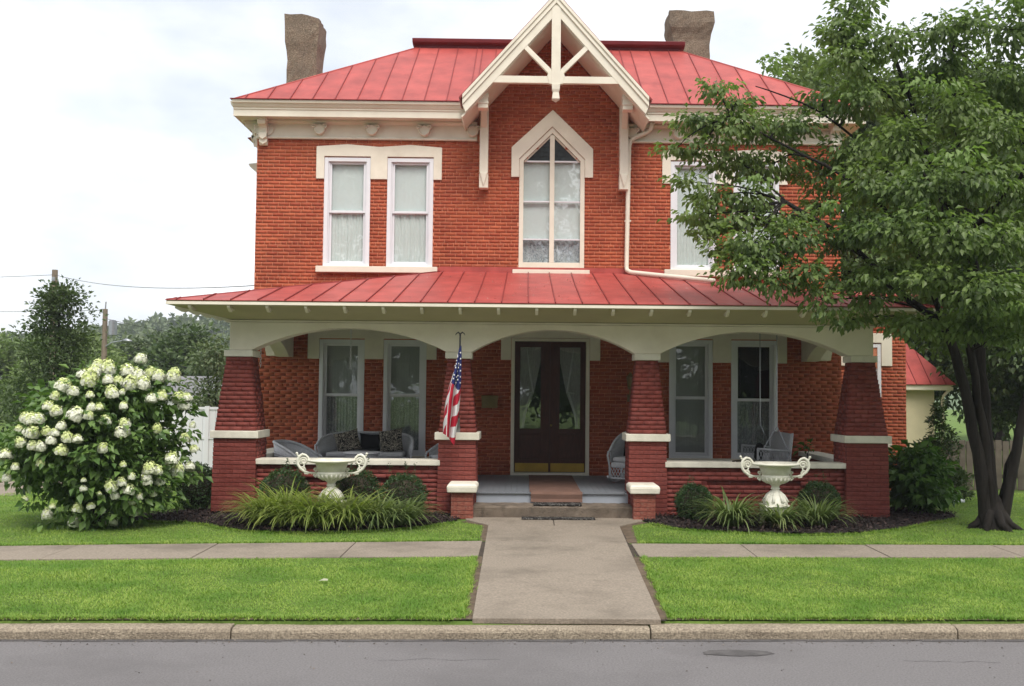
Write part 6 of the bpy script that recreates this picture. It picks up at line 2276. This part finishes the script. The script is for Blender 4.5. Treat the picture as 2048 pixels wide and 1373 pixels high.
tag(npmesh('woodland', *spray_leaves(wb, 6, 1.5, clump=8, spread=0.8, droop=.1, wr=.8), 'far_leaf'), 'hazy wooded hillside behind the houses on the left', 'woodland', kind='stuff')

# unseen trees added behind the viewer to keep low sky out of the porch
sb = []
for i in range(10):
    x0_ = -20 + i * 7 + rr_.uniform(-1, 1)
    for q in ball(3.6, 2.5, 1.0, 15.5 + rr_.uniform(-1, 1.5), 28, 1.5, 100 + i):
        sb.append((x0_ + q[0], -35 + q[1], q[2], q[3], q[4], q[5]))
tag(npmesh('sky_blocking_trees', *spray_leaves(sb, 26, 0.75, clump=8, spread=0.6, droop=.2, wr=.8), 'dark_leaf'), 'unseen row of trees added behind the viewer to darken the porch', 'trees', kind='stuff')

# summer haze over the valley
hz = MB().box(-600, 600, -60, 600, -4, 42).build('haze', 'haze')
tag(hz, 'thin pale summer haze', 'haze', kind='stuff')

# ------------------------------------------------------------------ turf
LAWN = [[(-9, -10.60), (-1.00, -10.41), (-1.05, -7.26), (-9, -7.92)], [(0.85, -10.37), (9, -10.19), (9, -7.02), (1.06, -7.19)],
        [(-10, -7.0), (-1.02, -5.98), (-1.05, -4.6), (-1.42, -4.2), (-1.9, -4.85), (-2.44, -5.25), (-2.95, -5.4), (-3.5, -5.52), (-4.3, -5.36), (-4.7, -5.1), (-5.1, -4.7), (-6.6, -4.52), (-7, -3.9), (-6.1, -3.3), (-5.9, -2.6), (-5.7, 2.5), (-9.5, 2.5), (-10, -2)],
        [(1.03, -6.12), (9, -6.02), (10, -2), (10, 0.8), (6.6, 0.8), (6.7, -2.8), (6.3, -3.55), (5.6, -4.15), (4.99, -4.75), (4.23, -5.24), (3.34, -5.4), (2.55, -5.22), (1.76, -4.95), (1.38, -4.4), (1.12, -4.5)]]
parts = []
for k, (poly, dens) in enumerate(zip(LAWN, (6200, 6200, 3600, 3600))):
    xs = [p[0] for p in poly]
    ys = [p[1] for p in poly]
    A = (max(xs) - min(xs)) * (max(ys) - min(ys))
    n = int(A * dens)
    x = rng.uniform(min(xs), max(xs), n)
    y = rng.uniform(min(ys), max(ys), n)
    j = 0.03 * rng.normal(size=n)
    m_ = inpoly(x + j, y + j[::-1], poly)
    # thin out with distance
    m_ &= rng.random(n) < np.clip(9.5 / (y + 19.5), 0.25, 1.0) ** 1.0
    x, y = x[m_], y[m_]
    z = np.array([gz(v) for v in y]) + 0.002
    h_ = 0.026 + 0.026 * rng.random(len(x))
    h_ *= 0.85 + 0.3 * np.sin(x * 2.1 + np.sin(y * 3)) * np.sin(y * 2.7)
    V, F = blades(np.stack([x, y, z], 1), h_, 0.0045 + 0.004 * rng.random(len(x)), 0.35 + 0.8 * rng.random(len(x)), 0.3 + 0.9 * rng.random(len(x)), 2)
    parts.append((V, F))
# ragged longer fringe along the pavement and kerb edges
ed = []
for (p, q) in (((-9, -10.56), (-1.1, -10.385)), ((0.95, -10.345), (9, -10.165)), ((-10, -7.0), (-1.02, -5.99)), ((1.03, -6.13), (9, -6.03)), *zip(BED_L[1:12], BED_L[2:13]), *zip(BED_R[2:10], BED_R[3:11]), ((-1.0, -10.4), (-1.04, -7.26)), ((0.85, -10.37), (0.98, -7.19))):
    L_ = math.hypot(q[0] - p[0], q[1] - p[1])
    n = int(L_ * 650)
    t = rng.random(n)
    rag = .022 * np.sin(t * L_ * 9) * np.sin(t * L_ * 3.7 + 1)
    x = p[0] + (q[0] - p[0]) * t + rng.normal(size=n) * .02 + rag * (abs(q[0] - p[0]) < 1)
    y = p[1] + (q[1] - p[1]) * t + rng.normal(size=n) * .025 + rag
    z = np.array([gz(v) for v in y]) + 0.002
    ed.append(blades(np.stack([x, y, z], 1), 0.035 + 0.035 * rng.random(n), 0.007 + .004 * rng.random(n), 0.3 + .5 * rng.random(n), .5 + rng.random(n), 2))
parts += ed
tag(npmesh('grass', *join_arr(parts), 'turf'), 'short bright green grass of the lawns along the street', 'grass', kind='stuff')
n = 40
o = None
tag(MB().add([(-2.55, -8.9, -.015), (-2.51, -8.94, -.004), (-2.45, -8.92, -.008), (-2.46, -8.87, -.0), (-2.50, -8.87, .006)], [(0, 1, 4), (1, 2, 4), (2, 3, 4)]).build('dead_leaf', 'pale_leaf_litter', recalc=False), 'pale dead leaf lying on the left lawn strip', 'leaf')
